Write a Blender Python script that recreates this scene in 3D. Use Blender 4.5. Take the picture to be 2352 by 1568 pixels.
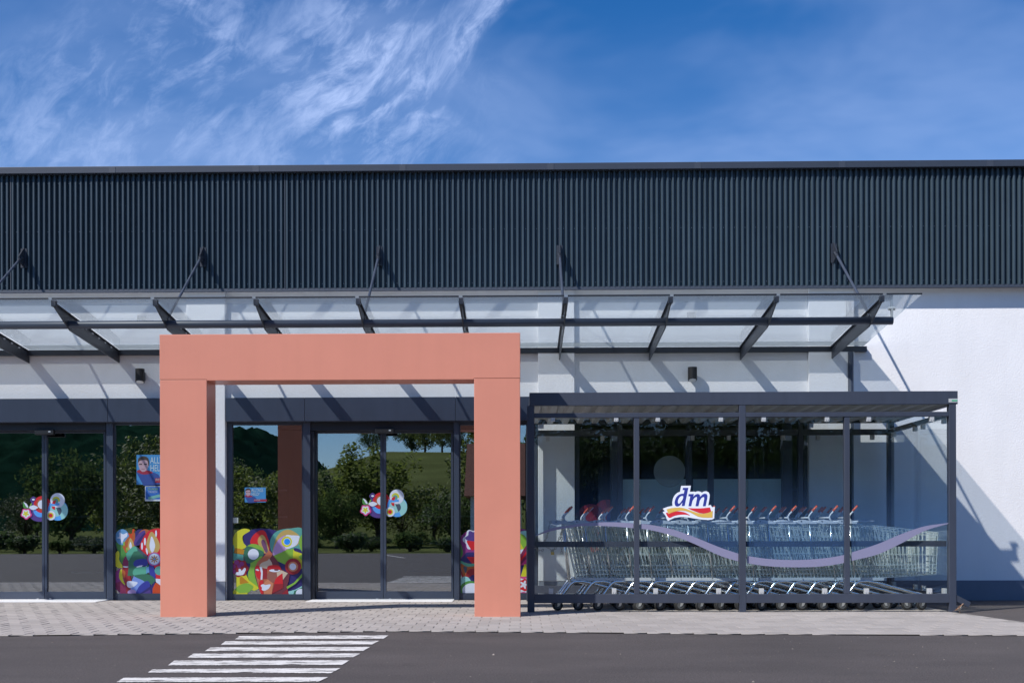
import bpy, math, random
from mathutils import Vector, Matrix
R = math.radians
scene = bpy.context.scene
for o in list(bpy.data.objects):
    bpy.data.objects.remove(o, do_unlink=True)
col = scene.collection

# ------------------------------------------------------------------ camera
EYE = 0.779
LENS = 2785.0 / 2352.0 * 36.0
SHX, SHY = 0.0130, (1225.0 - 784.0) / 2352.0
cam_d = bpy.data.cameras.new('camera')
cam_d.sensor_fit = 'HORIZONTAL'; cam_d.sensor_width = 36.0
cam_d.lens = LENS; cam_d.shift_x = SHX; cam_d.shift_y = SHY
cam_d.clip_start = 0.05; cam_d.clip_end = 4000
cam = bpy.data.objects.new('camera', cam_d); col.objects.link(cam)
CAMR = Matrix.Rotation(R(1.04), 4, 'Z') @ Matrix.Rotation(R(90), 4, 'X') @ Matrix.Rotation(R(-0.115), 4, 'Z')
CAM0 = Vector((0, 0, EYE))
cam.matrix_world = Matrix.Translation(CAM0) @ CAMR
scene.camera = cam

# ------------------------------------------------------------------ sun, sky, exposure
SUN_AZ, SUN_EL = 50.0, 44.8          # azimuth measured from the facade normal towards the left
sv = Vector((-math.sin(R(SUN_AZ)) * math.cos(R(SUN_EL)), -math.cos(R(SUN_AZ)) * math.cos(R(SUN_EL)), math.sin(R(SUN_EL))))
sun_d = bpy.data.lights.new('sun', 'SUN'); sun_d.energy = 4.0; sun_d.angle = R(0.53); sun_d.color = (1.0, 0.955, 0.90)
sun = bpy.data.objects.new('sun', sun_d); col.objects.link(sun)
sun.rotation_euler = sv.to_track_quat('Z', 'Y').to_euler(); sun.location = (-20, -20, 30)

w = bpy.data.worlds.new('World'); scene.world = w; w.use_nodes = True
nt = w.node_tree; nt.nodes.clear()
def N(t, **kw):
    n = nt.nodes.new(t)
    for k, v in kw.items(): setattr(n, k, v)
    return n
sky = N('ShaderNodeTexSky'); sky.sky_type = 'NISHITA'; sky.sun_disc = False
sky.sun_elevation = R(SUN_EL)
sky.sun_rotation = math.atan2(sv.x, sv.y)
sky.air_density = 1.0; sky.dust_density = 0.1; sky.ozone_density = 3.0; sky.altitude = 300
hs = N('ShaderNodeHueSaturation'); hs.inputs['Saturation'].default_value = 1.36; hs.inputs['Value'].default_value = 0.80
nt.links.new(sky.outputs[0], hs.inputs['Color'])
tc = N('ShaderNodeTexCoord')
def math_n(op, a, b=None, c=None, clamp=False):
    m = N('ShaderNodeMath', operation=op); m.use_clamp = clamp
    for i, v in enumerate((a, b, c)):
        if v is None: continue
        if isinstance(v, (int, float)): m.inputs[i].default_value = v
        else: nt.links.new(v, m.inputs[i])
    return m.outputs[0]
def smooth(v, lo, hi):
    m = N('ShaderNodeMapRange', interpolation_type='SMOOTHSTEP')
    nt.links.new(v, m.inputs[0]); m.inputs[1].default_value = lo; m.inputs[2].default_value = hi
    return m.outputs[0]
def mapped(rot, scale, loc=(0, 0, 0)):
    m = N('ShaderNodeMapping'); nt.links.new(tc.outputs['Generated'], m.inputs['Vector'])
    m.inputs['Rotation'].default_value = rot; m.inputs['Scale'].default_value = scale; m.inputs['Location'].default_value = loc
    return m.outputs[0]
def noise(vec, scale, detail, rough, dist=0.0):
    n = N('ShaderNodeTexNoise'); nt.links.new(vec, n.inputs['Vector'])
    n.inputs['Scale'].default_value = scale; n.inputs['Detail'].default_value = detail
    n.inputs['Roughness'].default_value = rough; n.inputs['Distortion'].default_value = dist
    return n.outputs['Fac']
# warped direction, so that the wisps curl
warp = N('ShaderNodeTexNoise'); nt.links.new(tc.outputs['Generated'], warp.inputs['Vector'])
warp.inputs['Scale'].default_value = 7.0; warp.inputs['Detail'].default_value = 3.0
wv = N('ShaderNodeVectorMath', operation='SUBTRACT'); nt.links.new(warp.outputs['Color'], wv.inputs[0]); wv.inputs[1].default_value = (0.5, 0.5, 0.5)
wsc = N('ShaderNodeVectorMath', operation='SCALE'); nt.links.new(wv.outputs[0], wsc.inputs[0]); wsc.inputs['Scale'].default_value = 0.045
wadd = N('ShaderNodeVectorMath', operation='ADD'); nt.links.new(tc.outputs['Generated'], wadd.inputs[0]); nt.links.new(wsc.outputs[0], wadd.inputs[1])
rt = N('ShaderNodeMapping'); nt.links.new(wadd.outputs[0], rt.inputs['Vector']); rt.inputs['Rotation'].default_value = (0, R(44), 0)
mp = N('ShaderNodeMapping'); nt.links.new(rt.outputs[0], mp.inputs['Vector'])
mp.inputs['Scale'].default_value = (1.0, 1.6, 2.3); mp.inputs['Location'].default_value = (3.1, 0.4, 1.7)
streak = noise(mp.outputs[0], 9.0, 10.0, 0.60, 0.7)
fine = noise(mp.outputs[0], 34.0, 7.0, 0.65, 0.5)
mass = noise(mapped((0, R(-20), 0), (1, 1, 1.5), (1.35, 2.2, 0.65)), 4.6, 3.0, 0.55, 0.2)
sep = N('ShaderNodeSeparateXYZ'); nt.links.new(tc.outputs['Generated'], sep.inputs[0])
def sky_dir(px, py):                                   # direction of a cirrus patch, measured in the photograph
    u = (px - 1176.0) / 2352.0 + SHX; v = -(py - 784.0) / 2352.0 + SHY
    return (CAMR.to_3x3() @ Vector((u * 36.0, v * 36.0, -LENS))).normalized()
def patch(px, py, r0, r1, amp):
    d = N('ShaderNodeVectorMath', operation='DISTANCE'); nt.links.new(wadd.outputs[0], d.inputs[0]); d.inputs[1].default_value = sky_dir(px, py)
    return math_n('MULTIPLY', smooth(d.outputs['Value'], r1, r0), amp)
cover = math_n('MULTIPLY', smooth(mass, 0.62, 0.85), 0.45)
for p in ((430, 70, .01, .085, .75), (265, 220, .01, .09, .62), (430, 265, .0, .07, .55), (575, 170, .0, .05, .5), (830, 180, .02, .12, .95), (740, 265, .0, .085, .6), (950, 110, .0, .06, .7), (120, 320, .0, .10, .5), (650, 360, .0, .14, .45), (985, 275, .0, .03, .55)):
    cover = math_n('MAXIMUM', cover, patch(*p))
# the long sharp-edged wisp
da, db = sky_dir(955, 345), sky_dir(1225, 5); nn = da.cross(db).normalized(); along = (db - da).normalized()
dn = N('ShaderNodeVectorMath', operation='DOT_PRODUCT'); nt.links.new(wadd.outputs[0], dn.inputs[0]); dn.inputs[1].default_value = nn
dl = N('ShaderNodeVectorMath', operation='DOT_PRODUCT'); nt.links.new(wadd.outputs[0], dl.inputs[0]); dl.inputs[1].default_value = along
ln = (db - da).length; m0 = da.dot(along)
sgn = 1.0 if sky_dir(900, 100).dot(nn) > 0 else -1.0
q = math_n('MULTIPLY', dn.outputs['Value'], sgn)
band = math_n('MULTIPLY', smooth(q, -0.004, 0.006), smooth(q, 0.05, 0.004))
band = math_n('MULTIPLY', band, math_n('MULTIPLY', smooth(dl.outputs['Value'], m0 - .04, m0 + .03), smooth(dl.outputs['Value'], m0 + ln + .07, m0 + ln - .01)))
cover = math_n('MAXIMUM', cover, math_n('MULTIPLY', band, 0.95))
tex = math_n('ADD', math_n('MULTIPLY', streak, 0.56), math_n('MULTIPLY', fine, 0.46))
fil = math_n('MULTIPLY', smooth(tex, 0.43, 0.70), cover)
soft = math_n('MULTIPLY', cover, 0.07)
veil = math_n('MULTIPLY', smooth(noise(mapped((0, 0, 0), (1, 1, 2.5), (4.0, 1.0, 0.3)), 5.0, 4.0, 0.55, 0.3), 0.3, 0.75), 0.20)
low = math_n('MULTIPLY', smooth(sep.outputs['Z'], 0.42, 0.24), 0.09)         # thin veil towards the horizon
cl = math_n('ADD', math_n('MULTIPLY', fil, 0.62), math_n('ADD', soft, math_n('ADD', veil, low)), clamp=True)
above = smooth(sep.outputs['Z'], -0.02, 0.05)
cl = math_n('MULTIPLY', cl, above)
tintn = N('ShaderNodeMix', data_type='RGBA', blend_type='MULTIPLY'); tintn.inputs[0].default_value = 1.0
nt.links.new(hs.outputs[0], tintn.inputs[6]); tintn.inputs[7].default_value = (0.80, 0.95, 1.16, 1)
mixc = N('ShaderNodeMix', data_type='RGBA'); nt.links.new(cl, mixc.inputs[0]); nt.links.new(tintn.outputs[2], mixc.inputs[6])
mixc.inputs[7].default_value = (5.0, 6.2, 9.4, 1)
bg = N('ShaderNodeBackground'); bg.inputs['Strength'].default_value = 0.091
nt.links.new(mixc.outputs[2], bg.inputs['Color'])
wo = N('ShaderNodeOutputWorld'); nt.links.new(bg.outputs[0], wo.inputs['Surface'])
scene.view_settings.view_transform = 'Standard'; scene.view_settings.look = 'None'
scene.view_settings.exposure = 0.52; scene.view_settings.gamma = 1.0; scene.view_settings.use_curve_mapping = False
scene.cycles.max_bounces = 14; scene.cycles.transparent_max_bounces = 40
scene.cycles.glossy_bounces = 6; scene.cycles.diffuse_bounces = 4
scene.cycles.use_denoising = True
scene.cycles.sample_clamp_indirect = 6.0

# ------------------------------------------------------------------ measuring: a point of the photograph (2352 wide) on a plane of the place
def ray(px, py):
    u = (px - 1176.0) / 2352.0 + SHX; v = -(py - 784.0) / 2352.0 + SHY
    return (CAMR.to_3x3() @ Vector((u * 36.0, v * 36.0, -LENS))).normalized()
def P(px, py, Y):
    d = ray(px, py); return CAM0 + d * (Y / d.y)
def XZ(px, py, Y):
    p = P(px, py, Y); return p.x, p.z
def X(px, Y, py=1000): return P(px, py, Y).x
def Z(py, Y, px=1180): return P(px, py, Y).z
def G(px, py, z=0.0):
    d = ray(px, py); return CAM0 + d * ((z - EYE) / d.z)

# ------------------------------------------------------------------ mesh helpers
class MB:
    def __init__(s): s.v = []; s.f = []; s.m = []; s.mi = 0
    def add(s, vs, fs):
        b = len(s.v); s.v += [tuple(v) for v in vs]
        for f in fs: s.f.append(tuple(b + i for i in f)); s.m.append(s.mi)
        return s
    def box(s, x0, x1, y0, y1, z0, z1):
        if x0 > x1: x0, x1 = x1, x0
        if y0 > y1: y0, y1 = y1, y0
        if z0 > z1: z0, z1 = z1, z0
        return s.add([(x0,y0,z0),(x1,y0,z0),(x1,y1,z0),(x0,y1,z0),(x0,y0,z1),(x1,y0,z1),(x1,y1,z1),(x0,y1,z1)],
                     [(0,3,2,1),(4,5,6,7),(0,1,5,4),(1,2,6,5),(2,3,7,6),(3,0,4,7)])
    def obox(s, a, b, wy, hz, up=(0,0,1)):           # bar between two points, rectangular section
        a, b = Vector(a), Vector(b); d = (b - a).normalized(); up = Vector(up)
        sd = d.cross(up)
        if sd.length < 1e-4: sd = d.cross(Vector((0, 1, 0)))
        sd.normalize(); u = sd.cross(d).normalized()
        q = [(-1,-1),(1,-1),(1,1),(-1,1)]
        vs = [p + sd * (i * wy / 2) + u * (j * hz / 2) for p in (a, b) for i, j in q]
        return s.add(vs, [(0,1,2,3),(7,6,5,4),(0,4,5,1),(1,5,6,2),(2,6,7,3),(3,7,4,0)])
    def tube(s, pts, r, n=8, caps=True):
        pts = [Vector(p) for p in pts]; k = len(pts)
        rs = r if isinstance(r, (list, tuple)) else [r] * k
        base = len(s.v); prev = None
        for i, p in enumerate(pts):
            t = (pts[min(i+1, k-1)] - pts[max(i-1, 0)]).normalized()
            if prev is None:
                a = t.cross(Vector((0, 0, 1)))
                if a.length < 1e-3: a = t.cross(Vector((0, 1, 0)))
                a.normalize()
            else:
                a = (prev - t * prev.dot(t)).normalized()
            prev = a; b = t.cross(a)
            for j in range(n):
                g = 2 * math.pi * (j + .5) / n
                s.v.append(tuple(p + (a * math.cos(g) + b * math.sin(g)) * rs[i]))
        for i in range(k - 1):
            for j in range(n):
                j2 = (j + 1) % n
                s.f.append((base+i*n+j, base+i*n+j2, base+(i+1)*n+j2, base+(i+1)*n+j)); s.m.append(s.mi)
        if caps:
            s.f.append(tuple(base + j for j in reversed(range(n)))); s.m.append(s.mi)
            s.f.append(tuple(base + (k-1)*n + j for j in range(n))); s.m.append(s.mi)
        return s
    def prism(s, poly, axis, a0, a1):                # polygon (2-D) extruded along an axis; 'y': (x,z); 'x': (y,z); 'z': (x,y)
        n = len(poly); vs = []
        for a in (a0, a1):
            for p, q in poly:
                vs.append({'y': (p, a, q), 'x': (a, p, q), 'z': (p, q, a)}[axis])
        fs = [tuple(range(n)), tuple(range(2*n-1, n-1, -1))]
        for i in range(n): j = (i + 1) % n; fs.append((i, n+i, n+j, j))
        return s.add(vs, fs)
    def build(s, name, mat, parent=None, smooth=False, bevel=0.0):
        me = bpy.data.meshes.new(name); me.from_pydata(s.v, [], s.f)
        mats = mat if isinstance(mat, (list, tuple)) else [mat]
        for m in mats: me.materials.append(m)
        if len(mats) > 1: me.polygons.foreach_set('material_index', s.m)
        if smooth: me.polygons.foreach_set('use_smooth', [True] * len(me.polygons))
        me.update()
        import bmesh
        bm = bmesh.new(); bm.from_mesh(me); bmesh.ops.recalc_face_normals(bm, faces=bm.faces); bm.to_mesh(me); bm.free()
        o = bpy.data.objects.new(name, me); col.objects.link(o)
        if parent is not None:
            o.parent = parent
            o.matrix_parent_inverse = Matrix.Translation(parent.location).inverted() if parent.parent is None else Matrix.Identity(4)
        if bevel:
            b = o.modifiers.new('bevel', 'BEVEL'); b.width = bevel; b.segments = 2; b.limit_method = 'ANGLE'
        return o
def sub(mb, name, mat, part, **kw):                 # a part of a part that lives in the same coordinates
    o = mb.build(name, mat, None, **kw); o.parent = part; return o
def empty(name, loc=(0, 0, 0)):
    o = bpy.data.objects.new(name, None); o.empty_display_size = 0.2; col.objects.link(o); o.location = loc; return o
def tag(o, label, cat, group=None):
    o['label'] = label; o['category'] = cat
    if group: o['group'] = group
    return o
def struct(o): o['kind'] = 'structure'; return o

# ------------------------------------------------------------------ materials
MATS = {}
def mat(name, color, rough=0.6, metal=0.0, noise_amt=0.0, noise_scale=8.0, bump=0.0, bump_scale=60.0, spec=0.5, coat=0.0, island=0.0):
    m = bpy.data.materials.new(name); m.use_nodes = True; t = m.node_tree; p = t.nodes['Principled BSDF']
    p.inputs['Base Color'].default_value = (*color, 1); p.inputs['Roughness'].default_value = rough
    p.inputs['Metallic'].default_value = metal; p.inputs['Specular IOR Level'].default_value = spec
    p.inputs['Coat Weight'].default_value = coat
    c = t.nodes.new('ShaderNodeTexCoord')
    last = None
    if noise_amt or island:
        hsv = t.nodes.new('ShaderNodeHueSaturation'); hsv.inputs['Color'].default_value = (*color, 1)
        val = t.nodes.new('ShaderNodeMath'); val.operation = 'ADD'; val.inputs[0].default_value = 1.0; val.inputs[1].default_value = 0.0
        if noise_amt:
            n = t.nodes.new('ShaderNodeTexNoise'); n.inputs['Scale'].default_value = noise_scale; n.inputs['Detail'].default_value = 6; n.inputs['Roughness'].default_value = 0.65
            t.links.new(c.outputs['Object'], n.inputs['Vector'])
            mr = t.nodes.new('ShaderNodeMapRange'); mr.inputs[1].default_value = 0.25; mr.inputs[2].default_value = 0.75
            mr.inputs[3].default_value = 1 - noise_amt; mr.inputs[4].default_value = 1 + noise_amt
            t.links.new(n.outputs['Fac'], mr.inputs[0]); t.links.new(mr.outputs[0], val.inputs[0])
        if island:
            g = t.nodes.new('ShaderNodeNewGeometry'); oi = t.nodes.new('ShaderNodeObjectInfo')
            ad = t.nodes.new('ShaderNodeMath'); ad.operation = 'ADD'; t.links.new(g.outputs['Random Per Island'], ad.inputs[0]); t.links.new(oi.outputs['Random'], ad.inputs[1])
            fr = t.nodes.new('ShaderNodeMath'); fr.operation = 'FRACT'; t.links.new(ad.outputs[0], fr.inputs[0])
            mr2 = t.nodes.new('ShaderNodeMapRange'); mr2.inputs[3].default_value = -island; mr2.inputs[4].default_value = island
            t.links.new(fr.outputs[0], mr2.inputs[0]); t.links.new(mr2.outputs[0], val.inputs[1])
        t.links.new(val.outputs[0], hsv.inputs['Value']); t.links.new(hsv.outputs[0], p.inputs['Base Color'])
    if bump:
        n2 = t.nodes.new('ShaderNodeTexNoise'); n2.inputs['Scale'].default_value = bump_scale; n2.inputs['Detail'].default_value = 4
        t.links.new(c.outputs['Object'], n2.inputs['Vector'])
        b = t.nodes.new('ShaderNodeBump'); b.inputs['Strength'].default_value = bump; b.inputs['Distance'].default_value = 0.01
        t.links.new(n2.outputs['Fac'], b.inputs['Height']); t.links.new(b.outputs[0], p.inputs['Normal'])
    MATS[name] = m; return m

def glass(name, refl, tint, rough=0.0, milk=0.0, milk_col=(0.8, 0.84, 0.86)):
    m = bpy.data.materials.new(name); m.use_nodes = True; t = m.node_tree; t.nodes.clear()
    out = t.nodes.new('ShaderNodeOutputMaterial')
    tr = t.nodes.new('ShaderNodeBsdfTransparent'); tr.inputs[0].default_value = (*tint, 1)
    base = tr.outputs[0]
    if milk:
        df = t.nodes.new('ShaderNodeBsdfDiffuse'); df.inputs[0].default_value = (*milk_col, 1)
        tl = t.nodes.new('ShaderNodeBsdfTranslucent'); tl.inputs[0].default_value = (*milk_col, 1)
        a = t.nodes.new('ShaderNodeMixShader'); a.inputs[0].default_value = 0.5; t.links.new(df.outputs[0], a.inputs[1]); t.links.new(tl.outputs[0], a.inputs[2])
        b = t.nodes.new('ShaderNodeMixShader'); b.inputs[0].default_value = milk; t.links.new(tr.outputs[0], b.inputs[1]); t.links.new(a.outputs[0], b.inputs[2])
        base = b.outputs[0]
    gl = t.nodes.new('ShaderNodeBsdfGlossy'); gl.inputs['Roughness'].default_value = rough; gl.inputs[0].default_value = (0.93, 0.97, 1.0, 1)
    fr = t.nodes.new('ShaderNodeLayerWeight'); fr.inputs['Blend'].default_value = 0.5
    pw = t.nodes.new('ShaderNodeMath'); pw.operation = 'POWER'; t.links.new(fr.outputs['Facing'], pw.inputs[0]); pw.inputs[1].default_value = 5.0
    mr = t.nodes.new('ShaderNodeMapRange'); t.links.new(pw.outputs[0], mr.inputs[0]); mr.inputs[3].default_value = refl; mr.inputs[4].default_value = 1.0
    mx = t.nodes.new('ShaderNodeMixShader'); t.links.new(mr.outputs[0], mx.inputs[0]); t.links.new(base, mx.inputs[1]); t.links.new(gl.outputs[0], mx.inputs[2])
    t.links.new(mx.outputs[0], out.inputs[0]); MATS[name] = m; return m

M_render = mat('white_render', (0.80, 0.80, 0.82), 0.9, noise_amt=0.035, noise_scale=1.2, bump=0.30, bump_scale=58)
M_clad = mat('slate_steel', (0.040, 0.064, 0.086), 0.42, noise_amt=0.10, noise_scale=2.0, spec=0.4)
M_coping = mat('coping_steel', (0.036, 0.046, 0.068), 0.45, noise_amt=0.08, noise_scale=3.0)
M_trim = mat('trim_steel', (0.045, 0.056, 0.080), 0.5)
M_fascia = mat('header_panel', (0.040, 0.051, 0.082), 0.4, noise_amt=0.05, noise_scale=2.0)
M_frame = mat('frame_anthracite', (0.046, 0.058, 0.088), 0.4, noise_amt=0.05)
M_dark = mat('frame_dark', (0.012, 0.015, 0.022), 0.5)
M_canopy = mat('canopy_steel', (0.026, 0.032, 0.046), 0.45, noise_amt=0.10, noise_scale=6)
M_pipe = mat('canopy_pipe', (0.050, 0.064, 0.095), 0.4, noise_amt=0.08, noise_scale=5)
M_shelter = mat('shelter_steel', (0.042, 0.051, 0.076), 0.45, noise_amt=0.07, noise_scale=4)
M_sheet = mat('roof_sheet', (0.42, 0.43, 0.42), 0.5, metal=0.0, noise_amt=0.08)
M_salmon = mat('salmon_panel', (0.615, 0.240, 0.164), 0.35, noise_amt=0.05, noise_scale=1.3, bump=0.02, bump_scale=8)
M_plinth = mat('plinth_paint', (0.155, 0.178, 0.23), 0.75, noise_amt=0.08, noise_scale=3, bump=0.2, bump_scale=60)
M_plinth2 = mat('plinth_grey', (0.22, 0.24, 0.29), 0.75, noise_amt=0.08, noise_scale=3)
M_black = mat('black_plastic', (0.010, 0.010, 0.012), 0.5)
M_white = mat('white_enamel', (0.78, 0.79, 0.80), 0.4)
M_steel = mat('zinc_wire', (0.57, 0.64, 0.63), 0.40, metal=0.35)
M_chrome = mat('chrome_tube', (0.72, 0.76, 0.78), 0.16, metal=1.0)
M_greyp = mat('grey_plastic', (0.45, 0.49, 0.52), 0.5)
M_lever = mat('pale_grey_plastic', (0.58, 0.60, 0.62), 0.45)
M_orange = mat('orange_grip', (0.66, 0.115, 0.04), 0.4)
M_rubber = mat('rubber', (0.016, 0.017, 0.019), 0.7)
M_hub = mat('castor_hub', (0.09, 0.095, 0.10), 0.45)
M_fork = mat('castor_fork', (0.60, 0.62, 0.62), 0.35, metal=0.7)
M_clip = mat('clip_alloy', (0.50, 0.51, 0.51), 0.4, metal=0.15)
M_chain = mat('chain_steel', (0.35, 0.34, 0.31), 0.4, metal=0.8)
M_brass = mat('brass', (0.55, 0.38, 0.12), 0.4, metal=0.8)
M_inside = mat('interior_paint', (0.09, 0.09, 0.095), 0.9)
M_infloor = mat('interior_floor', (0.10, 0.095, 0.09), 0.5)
M_sill = mat('alu_sill', (0.75, 0.75, 0.75), 0.5, metal=0.0, noise_amt=0.1)
M_bark = mat('bark', (0.06, 0.045, 0.03), 0.9, noise_amt=0.2)
M_leaf = mat('leaf_green', (0.16, 0.20, 0.045), 0.65, island=0.45)
M_leafd = mat('leaf_dark', (0.07, 0.11, 0.035), 0.65, island=0.4)
M_roof = mat('clay_tile', (0.24, 0.085, 0.05), 0.8, noise_amt=0.2)
def streaks(m, amt, sc=(5.0, 5.0, 0.35)):
    t = m.node_tree; p = t.nodes['Principled BSDF']; src = p.inputs['Base Color'].links[0].from_socket
    c = t.nodes.new('ShaderNodeTexCoord'); mp_ = t.nodes.new('ShaderNodeMapping'); mp_.inputs['Scale'].default_value = sc; t.links.new(c.outputs['Object'], mp_.inputs[0])
    n = t.nodes.new('ShaderNodeTexNoise'); n.inputs['Scale'].default_value = 2.0; n.inputs['Detail'].default_value = 7; n.inputs['Roughness'].default_value = .6; t.links.new(mp_.outputs[0], n.inputs['Vector'])
    r = t.nodes.new('ShaderNodeMapRange'); r.inputs[1].default_value = .35; r.inputs[2].default_value = .7; r.inputs[3].default_value = 1.0; r.inputs[4].default_value = 1 - amt; t.links.new(n.outputs['Fac'], r.inputs[0])
    mx = t.nodes.new('ShaderNodeMix'); mx.data_type = 'RGBA'; mx.blend_type = 'MULTIPLY'; mx.inputs[0].default_value = 1
    t.links.new(src, mx.inputs[6]); t.links.new(r.outputs[0], mx.inputs[7]); t.links.new(mx.outputs[2], p.inputs['Base Color'])
streaks(M_render, 0.045, (2.2, 2.2, 0.5)); streaks(M_clad, 0.22); streaks(M_salmon, 0.03); streaks(M_shelter, 0.15); streaks(M_fascia, 0.12)
G_door = glass('door_glass', 0.30, (0.62, 0.66, 0.68))
G_win = glass('shop_window_glass', 0.04, (0.70, 0.74, 0.76))
G_shel = glass('shelter_glass', 0.026, (0.97, 0.985, 0.985))
G_can = glass('canopy_glass', 0.05, (0.88, 0.91, 0.92), milk=0.13, milk_col=(0.50, 0.56, 0.62))
G_disc = glass('disc_film', 0.05, (0.9, 0.9, 0.9), rough=0.2, milk=0.40, milk_col=(0.75, 0.78, 0.78))
G_shade_frit = glass('shade_frit_band', 0.0, (0.7, 0.74, 0.76), milk=0.55, milk_col=(0.6, 0.64, 0.66))
G_frost = glass('frosted_film', 0.06, (0.25, 0.32, 0.35), rough=0.2, milk=0.95, milk_col=(0.72, 0.88, 0.90))

# ------------------------------------------------------------------ planes of the place (metres in front of the camera)
YW, YPIL, YCL, YFAS = 14.10, 14.045, 14.0, 13.985
YG, YPANE, YLF = 14.12, 14.15, 14.21
YS, YP, YCF = 11.85, 11.24, 12.02

# ------------------------------------------------------------------ ground
def asphalt_mat():
    m = mat('asphalt_tarmac', (0.076, 0.064, 0.061), 0.85, noise_amt=0.10, noise_scale=0.9, bump=0.7, bump_scale=170)
    t = m.node_tree; p = t.nodes['Principled BSDF']
    src = p.inputs['Base Color'].links[0].from_socket
    c = t.nodes.new('ShaderNodeTexCoord')
    n = t.nodes.new('ShaderNodeTexNoise'); n.inputs['Scale'].default_value = 95; n.inputs['Detail'].default_value = 3
    t.links.new(c.outputs['Object'], n.inputs['Vector'])
    rp = t.nodes.new('ShaderNodeMapRange'); rp.inputs[1].default_value = 0.35; rp.inputs[2].default_value = 0.72; rp.inputs[3].default_value = 0.58; rp.inputs[4].default_value = 1.55
    t.links.new(n.outputs['Fac'], rp.inputs[0])
    mx = t.nodes.new('ShaderNodeMix'); mx.data_type = 'RGBA'; mx.blend_type = 'MULTIPLY'; mx.inputs[0].default_value = 1
    t.links.new(src, mx.inputs[6]); t.links.new(rp.outputs[0], mx.inputs[7])
    last = mx.outputs[2]
    def layer(kind, scale, lo, hi, a, b, stretch=(1, 1, 1)):
        nonlocal last
        mp_ = t.nodes.new('ShaderNodeMapping'); mp_.inputs['Scale'].default_value = stretch; t.links.new(c.outputs['Object'], mp_.inputs[0])
        if kind == 'noise':
            q = t.nodes.new('ShaderNodeTexNoise'); q.inputs['Detail'].default_value = 8; q.inputs['Roughness'].default_value = .62; o_ = q.outputs['Fac']
        else:
            q = t.nodes.new('ShaderNodeTexVoronoi'); o_ = q.outputs['Distance']
        q.inputs['Scale'].default_value = scale; t.links.new(mp_.outputs[0], q.inputs['Vector'])
        r_ = t.nodes.new('ShaderNodeMapRange'); r_.inputs[1].default_value = lo; r_.inputs[2].default_value = hi; r_.inputs[3].default_value = a; r_.inputs[4].default_value = b
        t.links.new(o_, r_.inputs[0])
        m_ = t.nodes.new('ShaderNodeMix'); m_.data_type = 'RGBA'; m_.blend_type = 'MULTIPLY'; m_.inputs[0].default_value = 1
        t.links.new(last, m_.inputs[6]); t.links.new(r_.outputs[0], m_.inputs[7]); last = m_.outputs[2]
    layer('noise', 0.8, .35, .68, .84, 1.14, (1, 2.2, 1))      # wear along the driving direction
    layer('noise', 3.4, .60, .72, 1.0, .80)                     # oil and damp stains
    layer('noise', 320, .35, .70, .70, 1.35)                    # chippings
    layer('voronoi', 9.0, .03, .06, 1.5, 1.0)                   # pale grit
    t.links.new(last, p.inputs['Base Color'])
    return m
M_asph = asphalt_mat()
M_pave = mat('concrete_paver', (0.332, 0.303, 0.283), 0.9, noise_amt=0.10, noise_scale=1.1, bump=0.35, bump_scale=120, island=0.10)
M_bed = mat('joint_sand', (0.24, 0.22, 0.20), 0.95, noise_amt=0.2, noise_scale=30)

mb = MB(); mb.add([(-90, -20, 0), (90, -20, 0), (90, 40, 0), (-90, 40, 0)], [(0, 1, 2, 3)])
road = struct(mb.build('asphalt', M_asph)); road['label'] = 'dark grey tarmac of the car park in front of the shop'
# meadow and wooded hills opposite the shop (mirrored in the doors)
def terrain(name, fn, x0, x1, y0, y1, nx, ny, m):
    mb = MB(); vs = []; fs = []
    for j in range(ny + 1):
        for i in range(nx + 1):
            x = x0 + (x1 - x0) * i / nx; y = y0 + (y1 - y0) * j / ny
            vs.append((x, y, fn(x, y)))
    for j in range(ny):
        for i in range(nx): a = j * (nx + 1) + i; fs.append((a, a + 1, a + nx + 2, a + nx + 1))
    mb.add(vs, fs); return struct(mb.build(name, m, smooth=True))
M_meadow = mat('meadow_grass', (0.105, 0.122, 0.045), 1.0, spec=0.0, noise_amt=0.35, noise_scale=0.12, bump=0.5, bump_scale=1.5)
M_forest = mat('far_forest', (0.008, 0.026, 0.016), 1.0, spec=0.0, noise_amt=0.6, noise_scale=0.16, bump=1.0, bump_scale=0.5)
def meadow_h(x, y):
    d = -y - 20
    s = max(0.0, min(1.0, (d - 18) / 130.0)); s = s * s * (3 - 2 * s)
    r = max(0.0, min(1.0, (x + 40) / 16.0)); r = r * r * (3 - 2 * r)
    return -0.05 + 12.6 * s * r + 1.2 * s + 0.3 * math.sin(x * 0.13) * s
terrain('meadow', meadow_h, -260, 200, -300, -19.9, 46, 40, M_meadow)
def hill_h(x, y):
    d = max(0.0, min(1.0, (-y - 240) / 130.0)); d = d * d * (3 - 2 * d)
    k_ = max(0.0, min(1.0, (x + 95) / 45.0)); k_ = 1.0 - 0.62 * k_ * k_ * (3 - 2 * k_)
    return -2 + k_ * d * (40 + 6 * math.sin(x * 0.012 + 0.6) + 3 * math.sin(x * 0.031) + 1.0 * math.sin(x * 0.21) + 0.7 * math.sin(x * 0.37 + y * 0.1)) + d * 3.2 * (math.sin(x * 12.9898 + y * 78.233) * 43758.5453 % 1.0)
terrain('wooded_hill', hill_h, -420, 300, -430, -230, 220, 60, M_forest)

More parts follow.
